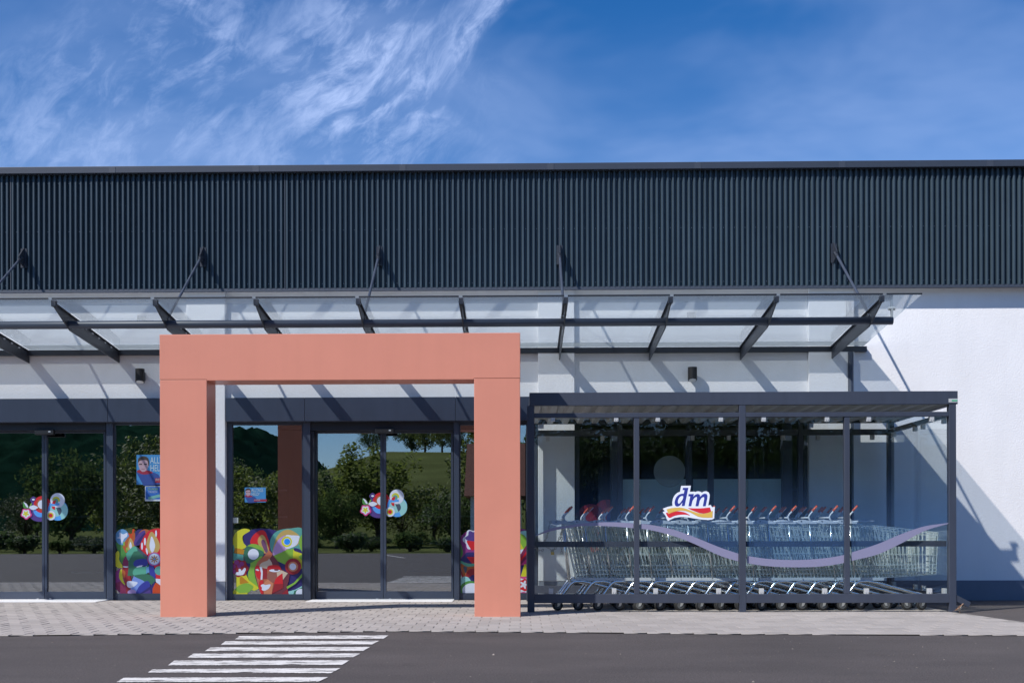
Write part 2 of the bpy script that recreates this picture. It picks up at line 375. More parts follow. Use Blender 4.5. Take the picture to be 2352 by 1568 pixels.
# ---- paving
edge = [(-260, 1466), (0, 1461), (500, 1455), (900, 1450), (1200, 1452), (1700, 1457), (2352, 1460), (2700, 1463)]
def edge_y(x):
    e = [G(*p) for p in edge]
    if x <= e[0].x: return e[0].y
    for a, b in zip(e, e[1:]):
        if a.x <= x <= b.x: return a.y + (b.y - a.y) * (x - a.x) / (b.x - a.x)
    return e[-1].y
PR0, PR1 = G(2199, 1408), G(2352, 1430)              # the paving ends on a slant to the right of the shelter
def in_right(x, y):
    if y > PR0.y: return x < PR0.x
    return x < PR0.x + (PR1.x - PR0.x) * (y - PR0.y) / (PR1.y - PR0.y)
mb = MB()
left = -9.0
pts = [(left, 14.1)] + [(left, edge_y(left))] + [(e.x, e.y) for e in (G(*p) for p in edge[1:-1])]
endx = PR0.x + (PR1.x - PR0.x) * (edge_y(6) - PR0.y) / (PR1.y - PR0.y)
pts = [q for q in pts if q[0] < endx] + [(endx, edge_y(endx)), (PR0.x, PR0.y), (PR0.x, 14.1)]
mb.add([(x, y, 0.0082) for x, y in pts], [tuple(range(len(pts)))])
paving = struct(mb.build('paving', M_bed)); paving['label'] = 'light grey interlocking concrete paving along the shop front'
PWX, PDY, GAP = 0.178, 0.200, 0.005
def paver_verts(x0, x1, y0, y1, z=0.011):
    c = 0.004
    return [(x0,y0,0.003),(x1,y0,0.003),(x1,y1,0.003),(x0,y1,0.003),(x0+c,y0+c,z),(x1-c,y0+c,z),(x1-c,y1-c,z),(x0+c,y1-c,z)]
PF = [(4,5,6,7),(0,1,5,4),(1,2,6,5),(2,3,7,6),(3,0,4,7)]
rng = random.Random(4)
cells = []
for j in range(int(5.2 / PDY)):
    y1 = 14.09 - j * PDY; y0 = y1 - PDY + GAP
    for i in range(-52, 56):
        x0 = i * PWX + (PWX / 2 if j % 2 else 0); x1 = x0 + PWX - GAP
        xm = (x0 + x1) / 2
        if x0 < left: continue
        ye = edge_y(xm)
        if y1 - 0.03 < ye: continue
        full = True
        yy0 = y0
        if y0 < ye: yy0 = ye; full = False
        if not in_right(x1, y0): continue
        cells.append((x0, x1, yy0, y1, full))
cells.sort(key=lambda c: c[2] + (0 if abs(c[0]) < 4.6 else 50))
me = bpy.data.meshes.new('paver'); me.from_pydata(paver_verts(-(PWX-GAP)/2, (PWX-GAP)/2, -(PDY-GAP)/2, (PDY-GAP)/2), [], PF); me.materials.append(M_pave)
nfull = 0; mb = MB()
for x0, x1, y0, y1, full in cells:
    dz = rng.uniform(-0.0012, 0.0012)
    if full and nfull < 298:
        o = bpy.data.objects.new('paver', me); col.objects.link(o); o.location = ((x0+x1)/2, (y0+y1)/2, dz)
        o.rotation_euler = (rng.uniform(-.004, .004), rng.uniform(-.004, .004), rng.uniform(-.006, .006)); o.parent = paving; nfull += 1
    else:
        mb.add([(a, b, c + dz) for a, b, c in paver_verts(x0, x1, y0, y1)], PF)
o = mb.build('farther_pavers', M_pave, paving); o['kind'] = 'stuff'

# ---- zebra stripes
def paint_mat():
    m = mat('road_paint', (0.64, 0.62, 0.60), 0.8, noise_amt=0.10, noise_scale=3, bump=0.4, bump_scale=120)
    t = m.node_tree; p = t.nodes['Principled BSDF']; c = t.nodes.new('ShaderNodeTexCoord')
    mp = t.nodes.new('ShaderNodeMapping'); mp.inputs['Scale'].default_value = (0.9, 3.2, 1); t.links.new(c.outputs['Object'], mp.inputs[0])
    n = t.nodes.new('ShaderNodeTexNoise'); n.inputs['Scale'].default_value = 5.5; n.inputs['Detail'].default_value = 10; n.inputs['Roughness'].default_value = 0.72
    t.links.new(mp.outputs[0], n.inputs['Vector'])
    r = t.nodes.new('ShaderNodeMapRange'); r.inputs[1].default_value = 0.385; r.inputs[2].default_value = 0.50; t.links.new(n.outputs['Fac'], r.inputs[0])
    t.links.new(r.outputs[0], p.inputs['Alpha']); return m
M_paint = paint_mat()
stripes = [((550,1459.5),(892,1458),(881,1465.5),(540,1467)), ((518,1471.5),(871,1470.5),(855,1478.5),(507,1479.5)), ((483,1485.5),(850,1484.5),(834,1493.5),(471,1494)),
           ((444,1500),(829,1499),(811,1508),(430,1509.5)), ((400,1516),(803,1515),(786,1525.5),(386,1526.5)), ((350,1536),(782,1533),(760,1544.5),(340,1543)), ((284,1555.5),(754,1553.5),(732,1564),(268,1565))]
rng = random.Random(9)
for q in stripes:
    a, b, c, d = [G(*p, 0.004) for p in q]
    mb = MB(); n = 120; top = []; bot = []
    for i in range(n + 1):
        t = i / n; j = 0.009
        u = a.lerp(b, t); v = d.lerp(c, t)
        top.append((u.x, u.y + rng.uniform(-j, j), 0.004)); bot.append((v.x, v.y + rng.uniform(-j, j), 0.004))
    vs = top + bot
    mb.add(vs, [(i, i + 1, n + 2 + i, n + 1 + i) for i in range(n)])
    o = mb.build('zebra_stripe', M_paint); o.parent = road
# parking bay lines behind the camera, seen in the door glass
for i in range(7):
    mb = MB(); x = -14 + i * 3.0; mb.add([(x, -16, .004), (x + .12, -16, .004), (x + .12 + 1.2, -10.5, .004), (x + 1.2, -10.5, .004)], [(0, 1, 2, 3)])
    o = mb.build('bay_line', M_paint); o.parent = road

# ------------------------------------------------------------------ the shop building
shop = empty('shop_building', (0, 14.1, 0))
tag(shop, 'white rendered flat-roofed shop with dark ribbed metal band along the top', 'building')
XL, XR = -9.5, 9.5
ztop_fas, zbot_fas = Z(912, YFAS, 800), Z(966.5, YFAS, 800)
zcl0, zcl1 = Z(661, YCL), Z(391, YCL)
ztop = Z(375, 13.90)
x1a, x1b = -7.6, X(425, YW); pA = (X(428, YPIL), X(517, YPIL)); pB = (X(1236, YPIL), X(1320, YPIL)); pC = (X(1858, YPIL), X(1963, YPIL))
wb = MB()
zo = ztop_fas - 0.02                                    # top of the openings
wb.box(XL, XR, YW, YW + 0.3, zo, zcl1 + 0.02)
wb.box(XL, x1a, YW, YW + 0.3, 0, zo)
wb.box(pA[0] + .03, pA[1], YW, YW + 0.3, 0, zo)
wb.box(pB[0], pB[1], YW, YW + 0.3, 0, zo)
wb.box(pC[0], XR, YW, YW + 0.3, 0, zo)
wb.build('wall', M_render, shop)
for a, b in (pA, pB, pC):
    m2 = MB(); m2.box(a, b, YPIL, YW - 0.002, Z(1334, YPIL), zcl0 + 0.05); m2.build('pilaster', M_render, shop, bevel=0.006)
    m2 = MB(); m2.box(a + .004, b - .004, YPIL + .006, YW - 0.002, 0.0, Z(1334, YPIL)); m2.build('pilaster_foot', M_plinth2 if a < 4 else M_plinth, shop)
m2 = MB(); m2.box(pC[1], XR, YW - 0.012, YW - 0.002, 0.0, Z(1332, YW, 2280)); m2.build('plinth', M_plinth, shop)
# shell behind
m2 = MB(); m2.box(XL, XL + .3, YW + .3, 26, 0, zcl1); m2.box(XR - .3, XR, YW + .3, 26, 0, zcl1); m2.box(XL, XR, 26, 26.3, 0, zcl1); m2.build('outer_wall', M_render, shop)
m2 = MB(); m2.box(XL, XR, YCL + .05, 26.3, zcl1 + .03, ztop - .02); m2.build('flat_roof', M_trim, shop)
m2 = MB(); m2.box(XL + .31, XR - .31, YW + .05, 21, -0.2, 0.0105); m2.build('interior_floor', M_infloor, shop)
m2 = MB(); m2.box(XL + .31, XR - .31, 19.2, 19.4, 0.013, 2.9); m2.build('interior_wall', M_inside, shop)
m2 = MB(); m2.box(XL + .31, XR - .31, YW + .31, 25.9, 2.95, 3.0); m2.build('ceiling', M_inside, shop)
# inside the shop: shelving blocks that catch a little light
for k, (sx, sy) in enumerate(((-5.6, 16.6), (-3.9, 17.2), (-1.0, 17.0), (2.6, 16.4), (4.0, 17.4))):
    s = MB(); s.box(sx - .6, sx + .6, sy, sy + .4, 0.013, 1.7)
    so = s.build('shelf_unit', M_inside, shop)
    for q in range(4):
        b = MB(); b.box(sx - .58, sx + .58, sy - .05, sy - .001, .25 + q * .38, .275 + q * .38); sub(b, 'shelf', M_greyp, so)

# ribbed cladding in sheets
PITCH = 0.0618; DEPTH = 0.044
seams = [XL] + [X(p, YCL, 500) for p in (-600, 28, 656, 1284, 1910, 2536)] + [XR]
seams = sorted(set(x for x in seams if XL <= x <= XR))
for a, b in zip(seams, seams[1:]):
    n = max(1, int(round((b - a) / PITCH))); pt = (b - a - 0.004) / n
    prof = []
    for i in range(n):
        x = a + 0.002 + i * pt
        prof += [(x, YCL), (x + pt * .16, YCL - DEPTH * .93), (x + pt * .22, YCL - DEPTH), (x + pt * .46, YCL - DEPTH), (x + pt * .52, YCL - DEPTH * .93), (x + pt * .68, YCL)]
    prof.append((b - 0.002, YCL))
    vs = [(x, y, zcl0) for x, y in prof] + [(x, y, zcl1) for x, y in prof]
    k = len(prof); m2 = MB(); m2.add(vs, [(i, i + 1, k + i + 1, k + i) for i in range(k - 1)])
    sheet = m2.build('cladding_sheet', M_clad, shop)
    m2 = MB()
    for zz in (zcl0 + .06, (zcl0 + zcl1) / 2, zcl1 - .12):
        for i in range(0, n, 2):
            x = a + .002 + i * pt + pt * .84; m2.box(x - .004, x + .004, YCL - .006, YCL - .0005, zz - .004, zz + .004)
    so = sub(m2, 'screw_heads', M_greyp, sheet); so['kind'] = 'stuff'
    m2 = MB(); m2.box(b - .004, b + .003, YCL - .0455, YCL - .0445, zcl0 + .001, zcl1 - .001); sub(m2, 'sheet_seam', M_trim, sheet)
m2 = MB(); m2.box(XL, XR, YCL + .003, YW - .003, zcl0 + .004, zcl1); m2.build('cladding_backing', M_dark, shop)
ce = [X(p, 13.90, 380) for p in (-82, 255, 585, 922, 1262, 1600, 1932, 2272, 2610)]
ce = [XL] + ce + [XR]
zc0 = Z(390.5, 13.90)
for a, b in zip(ce, ce[1:]):
    m2 = MB(); m2.box(a + .0015, b - .0015, 13.90, 14.25, zc0, ztop)
    o = m2.build('coping', M_coping, shop, bevel=0.004)
    m2 = MB(); m2.box(b - .025, b + .05, 13.897, 13.8995, zc0 + .002, ztop - .006); sub(m2, 'coping_joint', M_trim, o)
m2 = MB(); m2.box(XL, XR, YCL - .040, YCL + .002, Z(666, YCL - .03), zcl0 + .002); m2.build('drip_trim', M_trim, shop)
m2 = MB(); m2.box(XL, XR, YCL + .003, YW - .001, zcl0 - .012, zcl0 + .003); m2.build('soffit', M_render, shop)

# header panels over the doors and the window
def header(pxs):
    for a, b in zip(pxs, pxs[1:]):
        m2 = MB(); m2.box(a + .0015, b - .0015, YFAS, YW + .1, zbot_fas, ztop_fas); m2.build('header_panel', M_fascia, shop, bevel=0.003)
header([x1a, X(-420, YFAS), X(247, YFAS, 940), x1b])
header([X(517.5, YFAS, 940), X(699.5, YFAS, 940), X(1046, YFAS, 940), X(1235.5, YFAS, 940)])
header([X(1320.5, YFAS, 940), X(1590, YFAS, 940), X(1857.5, YFAS, 940)])

ZB = Z(1380.5, YG)                                       # foot of the glazing
def bars(name, px0, py0, px1, py1, tl, tr, tt, tb, m, y0=YG, dep=0.06, parent=shop, pane=True, g=None):
    """a glazed frame given by its outer edges; returns frame"""
    x0, x1 = X(px0, y0, (py0+py1)/2), X(px1, y0, (py0+py1)/2); z1, z0 = Z(py0, y0, (px0+px1)/2), Z(py1, y0, (px0+px1)/2)
    z0 = max(z0, 0.013)
    k = y0 / 2785.0
    tl, tr, tt, tb = tl*k, tr*k, tt*k, tb*k
    f = MB(); f.box(x0, x0+tl, y0, y0+dep, z0, z1); f.box(x1-tr, x1, y0, y0+dep, z0, z1)
    f.box(x0+tl, x1-tr, y0+.002, y0+dep, z1-tt, z1); f.box(x0+tl, x1-tr, y0+.002, y0+dep, z0, z0+tb)
    o = f.build(name, m, parent)
    if pane:
        g2 = MB(); g2.box(x0+tl-.004, x1-tr+.004, y0+.028, y0+.036, z0+tb-.004, z1-tt+.004)
        sub(g2, 'pane', g or G_door, o)
    return o
def post(px0, px1, py0=966.5, py1=1381.5, y0=14.085, dep=0.1, m=None):
    f = MB(); f.box(X(px0, y0), X(px1, y0), y0, y0+dep, max(0.013, Z(py1, y0)), zbot_fas); return f.build('door_post', m or M_frame, shop)
def head(px0, px1):
    f = MB(); f.box(X(px0, YG), X(px1, YG), YG-.015, YG+.17, Z(988, YG, (px0+px1)/2), zbot_fas - .001); f.build('door_header', M_dark, shop)
def sensor(px):
    y = YG - .075; f = MB(); f.box(X(px-22, y), X(px+22, y), y, y+.058, Z(994, y), Z(982, y)); o = f.build('motion_sensor', M_black, shop, bevel=.008)
    f = MB(); f.box(X(px+10, y), X(px+15, y), y-.003, y-.0005, Z(988.5, y), Z(985.5, y)); sub(f, 'lens', M_greyp, o)
# left doors
head(-60, 244)
dl = [bars('door_leaf', -40, 988, 101.3, 1380.5, 6, 5, 6, 18, M_frame, y0=YLF), bars('door_leaf', 102.3, 988, 243, 1380.5, 5, 5, 6, 18, M_frame, y0=YLF)]
post(244, 259); post(-58, -42)
bars('side_light', 259.5, 967.5, 424, 1380, 4.5, 6, 8, 15, M_frame)
bars('side_light', -400, 967.5, -58.5, 1380, 6, 6, 8, 15, M_frame)
sensor(101)
# right doors
bars('side_light', 520, 967.5, 695.5, 1380.5, 14, 2, 8, 13, M_frame)
post(696, 712.5); head(713, 1042)
m2 = MB(); m2.box(X(713, YG), X(722, YG), YG-.01, YG+.17, 0.013, Z(988.2, YG)); m2.build('door_jamb', M_dark, shop)
dl += [bars('door_leaf', 722.5, 988, 879.5, 1380.5, 4, 6, 6, 18, M_frame, y0=YLF), bars('door_leaf', 880.5, 988, 1041, 1380.5, 6, 5, 6, 18, M_frame, y0=YLF)]
for i, d in enumerate(dl):                                # small floor bolts near the meeting stiles
    px = [87, 116, 866, 896][i]; b = MB(); c = P(px, 1374, YLF - .004)
    b.tube([(c.x-.012, YLF-.006, c.z), (c.x+.012, YLF-.006, c.z)], .005, 6); sub(b, 'bolt', M_chrome, d)
post(1042, 1054)
bars('side_light', 1054.5, 967.5, 1235, 1380.5, 3, 8, 8, 15, M_frame)
sensor(883)
for a, b in ((-40, 243), (713, 1042)):
    m2 = MB(); m2.box(X(a, 14), X(b, 14), 13.66, YLF - .003, 0.0125, 0.018); m2.build('door_sill', M_sill, shop)
# shop window behind the cart shelter
bars('shop_window', 1322, 967.5, 1404, 1362, 9, 2, 8, 10, M_frame, g=G_win)
post(1404.5, 1427, py1=1362); bars('shop_window', 1427.5, 967.5, 1578, 1362, 2, 2, 8, 10, M_frame, g=G_win)
post(1578.5, 1588, py1=1362); bars('shop_window', 1588.5, 967.5, 1797, 1362, 2, 2, 8, 10, M_frame, g=G_win)
post(1797.5, 1818, py1=1362); bars('shop_window', 1818.5, 967.5, 1856, 1362, 2, 8, 8, 10, M_frame, g=G_win)
m2 = MB(); m2.box(pB[1], pC[0], YG - .06, YG + .2, 0.0, Z(1362, YG)); m2.build('window_sill_wall', M_plinth, shop)
for a, b in ((1430, 1576), (1591, 1795)):
    m2 = MB(); m2.box(X(a, YPANE), X(b, YPANE), YPANE - .012, YPANE - .009, Z(1350, YPANE), Z(1101, YPANE)); m2.build('frosted_film', G_frost, shop)
c = P(1537.6, 1082, YPANE - .012)
m2 = MB(); m2.prism([(c.x + .183*math.cos(k*math.pi/24), c.z + .183*math.sin(k*math.pi/24)) for k in range(48)], 'y', YPANE - .0125, YPANE - .0095)
tag(m2.build('round_sticker', G_disc), 'faint pale round sticker on the shop window behind the shelter', 'sticker')

# downpipe
dp = MB(); x0 = X(1954, 14.03, 850); dp.tube([(x0, 14.03, 0.05), (x0, 14.03, Z(812, 14.03))], 0.031, 14)
dpo = tag(dp.build('downpipe', M_frame, smooth=True), 'dark grey downpipe on the wall right of the last pilaster', 'downpipe')
# wall lamps
for px, py0, py1, lab in ((321.5, 847, 880, 'black cylinder wall lamp left of the salmon portal'), (1590.5, 843, 875.5, 'black cylinder wall lamp above the cart shelter roof')):
    y = 13.99; cx = X(px, y, 860); z1, z0 = Z(py0, y, px), Z(py1, y, px); r = 0.0525
    e = tag(empty('wall_lamp', (cx, YW, z0)), lab, 'lamp', 'wall lamps')
    b = MB(); b.tube([(cx, y, z0), (cx, y, z1)], r, 24)
    b.v = [(vx, vy, vz + (max(0.0, (y + r - vy)) * .30 if vz < (z0 + z1) / 2 else 0)) for vx, vy, vz in b.v]; b.build('lamp_housing', M_black, e)
    b = MB(); b.tube([(cx, y, z0 - .004), (cx, y, z0 - .001)], r * .80, 24)
    b.v = [(vx, vy, vz + (y + r - vy) * .30) for vx, vy, vz in b.v]; b.build('lamp_lens', M_white, e)
    b = MB(); b.box(cx - .03, cx + .03, y + r * .8, YW - .001, z0 + .04, z1 - .03); b.build('bracket', M_black, e)

# ------------------------------------------------------------------ salmon entrance portal
px0, px1 = X(367.5, YP, 1090), X(1195, YP, 1090); pi0, pi1 = X(475.5, YP, 1150), X(1089.5, YP, 1150)
zl1, zl0, zs = Z(766, YP, 780), Z(872.5, YP, 780), Z(870, YP, 780)
PD = 0.33
portal = tag(empty('entrance_portal', ((px0 + px1) / 2, YP, 0)), 'large salmon orange square portal frame standing before the right doors', 'portal')
for a, b in ((px0, pi0), (pi1, px1)):
    m2 = MB(); m2.box(a, b, YP, YP + PD, 0.005, zs - .0025); m2.build('leg', M_salmon, portal, bevel=0.004)
m2 = MB(); m2.prism([(px0 - .002, zs), (pi0, zs), (pi0 + .001, zl0), (pi1 - .001, zl0), (pi1, zs), (px1 + .002, zs), (px1 + .002, zl1), (px0 - .002, zl1)], 'y', YP - .001, YP + PD + .001); m2.build('lintel', M_salmon, portal, bevel=0.004)

# ------------------------------------------------------------------ glass canopy
can = tag(empty('glass_canopy', (0, YW, Z(805, YW))), 'dark steel and dotted glass canopy hung from rods over the shop front', 'canopy')
ribx = [X(p, YCF, 688) for p in (-615, -370, -127, 115, 350, 583, 820, 1058, 1300, 1543, 1788, 2032)]
zgf, zgr = Z(681, YCF), Z(800, YW)                      # glass height at front edge and at the wall
def zg(y): return zgr + (zgf - zgr) * (YW - y) / (YW - YCF)
YPI = 12.52; zpi = Z(741, YPI)
gl_end = X(2118, YCF, 675)
YR = YCF + .10
for i, x in enumerate(ribx):
    b = MB()
    prof = [(YR, zg(YR) - .012), (YW, zg(YW) - .012), (YW, Z(829, YW)), (YPI + .03, zpi - .055), (YPI - .04, zpi - .03), (YR, zg(YR) - .05)]
    b.prism(prof, 'x', x - .006, x + .006)
    prof2 = [(YR, zg(YR) - .012), (YW, zg(YW) - .012), (YW, zg(YW) - .022), (YR, zg(YR) - .022)]
    b.prism(prof2, 'x', x - .026, x + .026)
    ro = b.build('rib', M_canopy, can)
    b = MB(); b.box(x - .022, x + .022, YR - .02, YR + .03, zg(YR) - .045, zg(YR) + .018); sub(b, 'glass_clamp', M_canopy, ro)
    b = MB()
    for k in range(6):
        y = YPI + .25 + k * .2; b.box(x + .0065, x + .013, y, y + .05, zg(y) - .050, zg(y) - .032)
    sub(b, 'slot_plate', M_greyp, ro)
bounds = ribx + [gl_end]
for a, b2 in zip(bounds, bounds[1:]):
    g = 0.018
    a2 = a + g; b3 = b2 - g if b2 != gl_end else b2
    m2 = MB(); t = .010
    vs = [(a2, YCF, zgf), (b3, YCF, zgf), (b3, YW - .01, zgr), (a2, YW - .01, zgr)]
    vs += [(x, y, z + t) for x, y, z in vs]
    m2.add(vs, [(0,1,2,3),(7,6,5,4),(0,4,5,1),(1,5,6,2),(2,6,7,3),(3,7,4,0)])
    o = m2.build('glass_pane', G_can, can)
    m2 = MB(); m2.box(a2, b3, YCF - .004, YCF - .0005, zgf - .004, zgf + .013); sub(m2, 'edge_strip', M_dark, o)
    m2 = MB(); yb = YW - .27; m2.add([(a2, yb, zg(yb) - .003), (b3, yb, zg(yb) - .003), (b3, YW - .062, zg(YW - .062) - .003), (a2, YW - .062, zg(YW - .062) - .003)], [(0, 1, 2, 3)]); sub(m2, 'shade_frit_band', G_shade_frit, o)  # milky band added under the rear glass to part-shade the wall below
m2 = MB(); m2.tube([(XL, YPI, zpi), (X(2050, YPI, 741), YPI, zpi)], 0.041, 20); po = m2.build('pipe', M_pipe, can, smooth=False)
for p in po.data.polygons: p.use_smooth = len(p.vertices) == 4
xe = X(2049, YPI, 741)
m2 = MB(); m2.box(xe - .012, xe + .006, YPI - .02, YPI + .02, zpi, zpi + .13); m2.tube([(xe - .04, YPI, zpi + .125), (xe + .03, YPI, zpi + .125)], .018, 10); m2.build('pipe_end_fitting', M_greyp, can)
m2 = MB(); m2.box(XL, X(1988, YW, 805), YW - .06, YW - .0015, Z(811, YW - .05), Z(799, YW - .05)); m2.build('wall_rail', M_canopy, can)
for i in (2, 4, 6, 8, 11, 0):
    x = ribx[i]; za = Z(585, YCL, X and 1180)
    za = Z(586, YCL - .05)
    A = Vector((x, YCL - .13, za - .02)); B = Vector((x, YPI, zpi + .05))
    m2 = MB(); m2.tube([A, B], .0145, 10); ro = m2.build('tie_rod', M_pipe, can)
    m2 = MB(); d = (B - A).normalized(); m2.tube([A - d * .01, A + d * .10], [.024, .016], 10); m2.tube([A + Vector((-.03, 0, 0)), A + Vector((.03, 0, 0))], .012, 8); sub(m2, 'fork_end', M_canopy, ro)
    m2 = MB(); m2.prism([(YCL - .002, za + .12), (YCL - .05, za + .12), (YCL - .19, za - .005), (YCL - .18, za - .06), (YCL - .002, za - .12)], 'x', x - .007, x + .007)
    m2.box(x - .035, x + .035, YCL - .050, YCL - .0445, za - .11, za + .11); sub(m2, 'wall_bracket', M_canopy, ro)

# ------------------------------------------------------------------ cart shelter
she = tag(empty('cart_shelter', (X(1706, YS, 1400), YS, 0)), 'glazed anthracite steel shelter over the shopping carts', 'shelter')
YB = 13.84
sx0, sx1 = X(1216, YS, 915), X(2200, YS, 915)
zr1, zr0 = Z(899.5, YS, 1706), Z(929.5, YS, 1706)
# roof frame and sheet
for nm, (a, b, c, d) in (('roof_fascia', (sx0, sx1, YS, YS + .05)), ('roof_fascia', (sx0, sx1, YB + .0, YB + .05)), ('roof_fascia', (sx0, sx0 + .05, YS + .051, YB - .001)), ('roof_fascia', (sx1 - .05, sx1, YS + .051, YB - .001))):
    m2 = MB(); m2.box(a, b, c, d, zr0, zr1); m2.build(nm, M_shelter, she, bevel=.003)
prof = []; n = 24; a, b = sx0 + .052, sx1 - .052; pt = (b - a) / n
for i in range(n):
    x = a + i * pt; prof += [(x, zr0 + .005), (x + pt * .35, zr0 + .005), (x + pt * .5, zr0 + .05), (x + pt * .85, zr0 + .05)]
prof.append((b, zr0 + .005)); k = len(prof)
m2 = MB(); m2.add([(x, YS + .051, z) for x, z in prof] + [(x, YB - .001, z) for x, z in prof], [(i, i + 1, k + i + 1, k + i) for i in range(k - 1)]); m2.build('roof_sheet', M_sheet, she)
posts = [(1211, 1227.5, 1), (1457, 1469, 0), (1698.5, 1713.5, 1), (1941, 1953, 0), (2181, 2197, 1)]
zbb1, zbb0 = Z(1363.5, YS, 1706), Z(1384, YS, 1706)
ztr1, ztr0 = Z(947, YS + .02, 1706), Z(957.5, YS + .02, 1706)
PX = []
for p0, p1, big in posts:
    a, b = X(p0, YS, 1180), X(p1, YS, 1180); PX.append((a, b))
    m2 = MB(); m2.box(a, b, YS + (.003 if big else .012), YS + .075, 0.010 if big else zbb1 + .001, zr0 - .001 if big else ztr0 - .001); o = m2.build('post' if big else 'mullion', M_shelter, she, bevel=.003)
    m2 = MB(); m2.box(a, b, YB - .03, YB + .04, 0.010, zr0 - .001); m2.build('rear_post', M_shelter, she)
def rail(name, za, zb, y0, dep):
    for (a0, a1), (b0, b1) in zip(PX, PX[1:]):
        m2 = MB(); m2.box(a1 + .0005, b0 - .0005, y0, y0 + dep, za, zb); m2.build(name, M_shelter, she, bevel=.002)
big = [PX[0], PX[2], PX[4]]
for (a0, a1), (b0, b1) in zip(big, big[1:]):
    m2 = MB(); m2.box(a1 + .0005, b0 - .0005, YS + .006, YS + .07, zbb0, zbb1); m2.build('bottom_beam', M_shelter, she, bevel=.003)
    m2 = MB(); m2.box(a1 + .0005, b0 - .0005, YS + .006, YS + .06, ztr0, ztr1); m2.build('top_rail', M_shelter, she, bevel=.003)
    m2 = MB(); m2.box(a1 + .0005, b0 - .0005, YS + .085, YS + .115, Z(1256, YS + .09), Z(1243, YS + .09)); m2.build('bumper_rail', M_shelter, she)
rail('rear_rail', ztr0 - .02, ztr1 - .0, YB - .02, .05); rail('rear_rail', zbb0, zbb1, YB - .02, .05)
xs = PX[4][0] + .005
m2 = MB(); m2.box(xs, xs + .05, YS + .0755, YB - .031, ztr0, ztr1); m2.build('side_rail', M_shelter, she)
m2 = MB(); m2.box(xs, xs + .05, YS + .0755, YB - .031, zbb0 + .02, zbb1 - .01); m2.build('side_rail', M_shelter, she)
# bent foot plate by the right post
c = P(2197, 1361, YS + .02); m2 = MB(); m2.obox((c.x - .01, YS + .03, c.z - .045), (c.x + .125, YS + .03, c.z - .115), .035, .055); m2.build('kick_brace', M_shelter, she)
m2 = MB(); y = YS - .003; m2.box(X(2179, y, 919), X(2200, y, 919), y, YS - .0005, Z(923.5, y, 2190), Z(915, y, 2190)); o = m2.build('maker_plate', M_clip, she)
m2 = MB(); m2.box(X(2186, y, 919), X(2199, y, 919), y - .002, y - .0005, Z(921, y, 2190), Z(918, y, 2190)); sub(m2, 'green_print', mat('print_green', (.05, .38, .20), .5), o)
# panes and clips
ypn = YS + .035; panes = []
for k, ((a0, a1), (b0, b1)) in enumerate(zip(PX, PX[1:])):
    m2 = MB(); m2.box(a1 + .012, b0 - .012, ypn, ypn + .008, zbb1 + .004, ztr0 - .004); o = m2.build('pane', G_shel, she); panes.append(o)
for p in (1270, 1415.5, 1511, 1656, 1754.5, 1900, 1996, 2141):
    for top in (1, 0):
        y = YS + .012; cx = X(p if top else p - 4.5, y, 960 if top else 1357); cz = (Z(961, y, p) if top else Z(1357, y, p))
        m2 = MB(); m2.box(cx - .021, cx + .021, y, y + .05, cz - .027, cz + .027); o = m2.build('glass_clip', M_clip, she, bevel=.002)
        m2 = MB()
        for s in (-1, 1): m2.tube([(cx + s * .010, y - .003, cz - .014), (cx + s * .010, y + .001, cz - .014)], .0035, 6)
        sub(m2, 'screw', M_hub, o)
# right end glass in two panes, rear glass
for ya, yb in ((YS + .09, 12.80), (12.815, YB - .04)):
    m2 = MB(); m2.box(xs + .012, xs + .02, ya, yb, zbb1 + .004, ztr0 - .004); m2.build('pane', G_shel, she)
    for yy in (ya + .12, yb - .12):
        for zz in (ztr0 - .03, zbb1 + .02):
            m2 = MB(); m2.box(xs - .005, xs + .035, yy - .02, yy + .02, zz - .025, zz + .025); m2.build('glass_clip', M_clip, she)
for k, ((a0, a1), (b0, b1)) in enumerate(zip(PX, PX[1:])):
    m2 = MB(); m2.box(a1 + .012, b0 - .012, YB, YB + .008, zbb1 + .004, ztr0 - .024); m2.build('pane', G_shel, she)
    for f in (.18, .82):
        cx = a1 + (b0 - a1) * f
        m2 = MB(); m2.box(cx - .02, cx + .02, YB - .03, YB + .02, ztr0 - .075, ztr0 - .022); m2.build('glass_clip', M_clip, she)

# ------------------------------------------------------------------ prints on the shelter glass: wave, blue film, logo
wave_t = [(1229,1229.5),(1266,1213),(1307,1206),(1348,1200.5),(1409,1198.5),(1451,1201),(1490,1204),(1538,1213),(1586,1229),(1653,1256),(1691,1269),(1713,1275),(1765,1282.6),(1826,1285),(1885,1282),(1934,1274.6),(1952,1269),(2017,1248),(2070,1225.6),(2123,1208),(2178,1200)]
wave_b = [(1229,1231),(1266,1219),(1307,1211.6),(1348,1207),(1409,1208.5),(1451,1212),(1490,1216),(1538,1227.5),(1586,1244.5),(1653,1275),(1691,1287),(1713,1292),(1765,1299.5),(1826,1302),(1885,1300),(1934,1293),(1952,1288),(2017,1272),(2070,1247),(2123,1219),(2178,1202)]
def interp(tab, x):
    if x <= tab[0][0]: return tab[0][1]
    for i in range(len(tab) - 1):
        (xa, ya), (xb, yb) = tab[i], tab[i + 1]
        if xa <= x <= xb:
            pa = tab[max(i-1, 0)]; pb = tab[min(i+2, len(tab)-1)]
            ma = (yb - pa[1]) / (xb - pa[0]); mb_ = (pb[1] - ya) / (pb[0] - xa)
            h = xb - xa; t = (x - xa) / h
            return (2*t**3-3*t*t+1)*ya + (t**3-2*t*t+t)*h*ma + (-2*t**3+3*t*t)*yb + (t**3-t*t)*h*mb_
    return tab[-1][1]
M_wave = mat('lilac_vinyl', (0.225, 0.22, 0.335), 0.45)
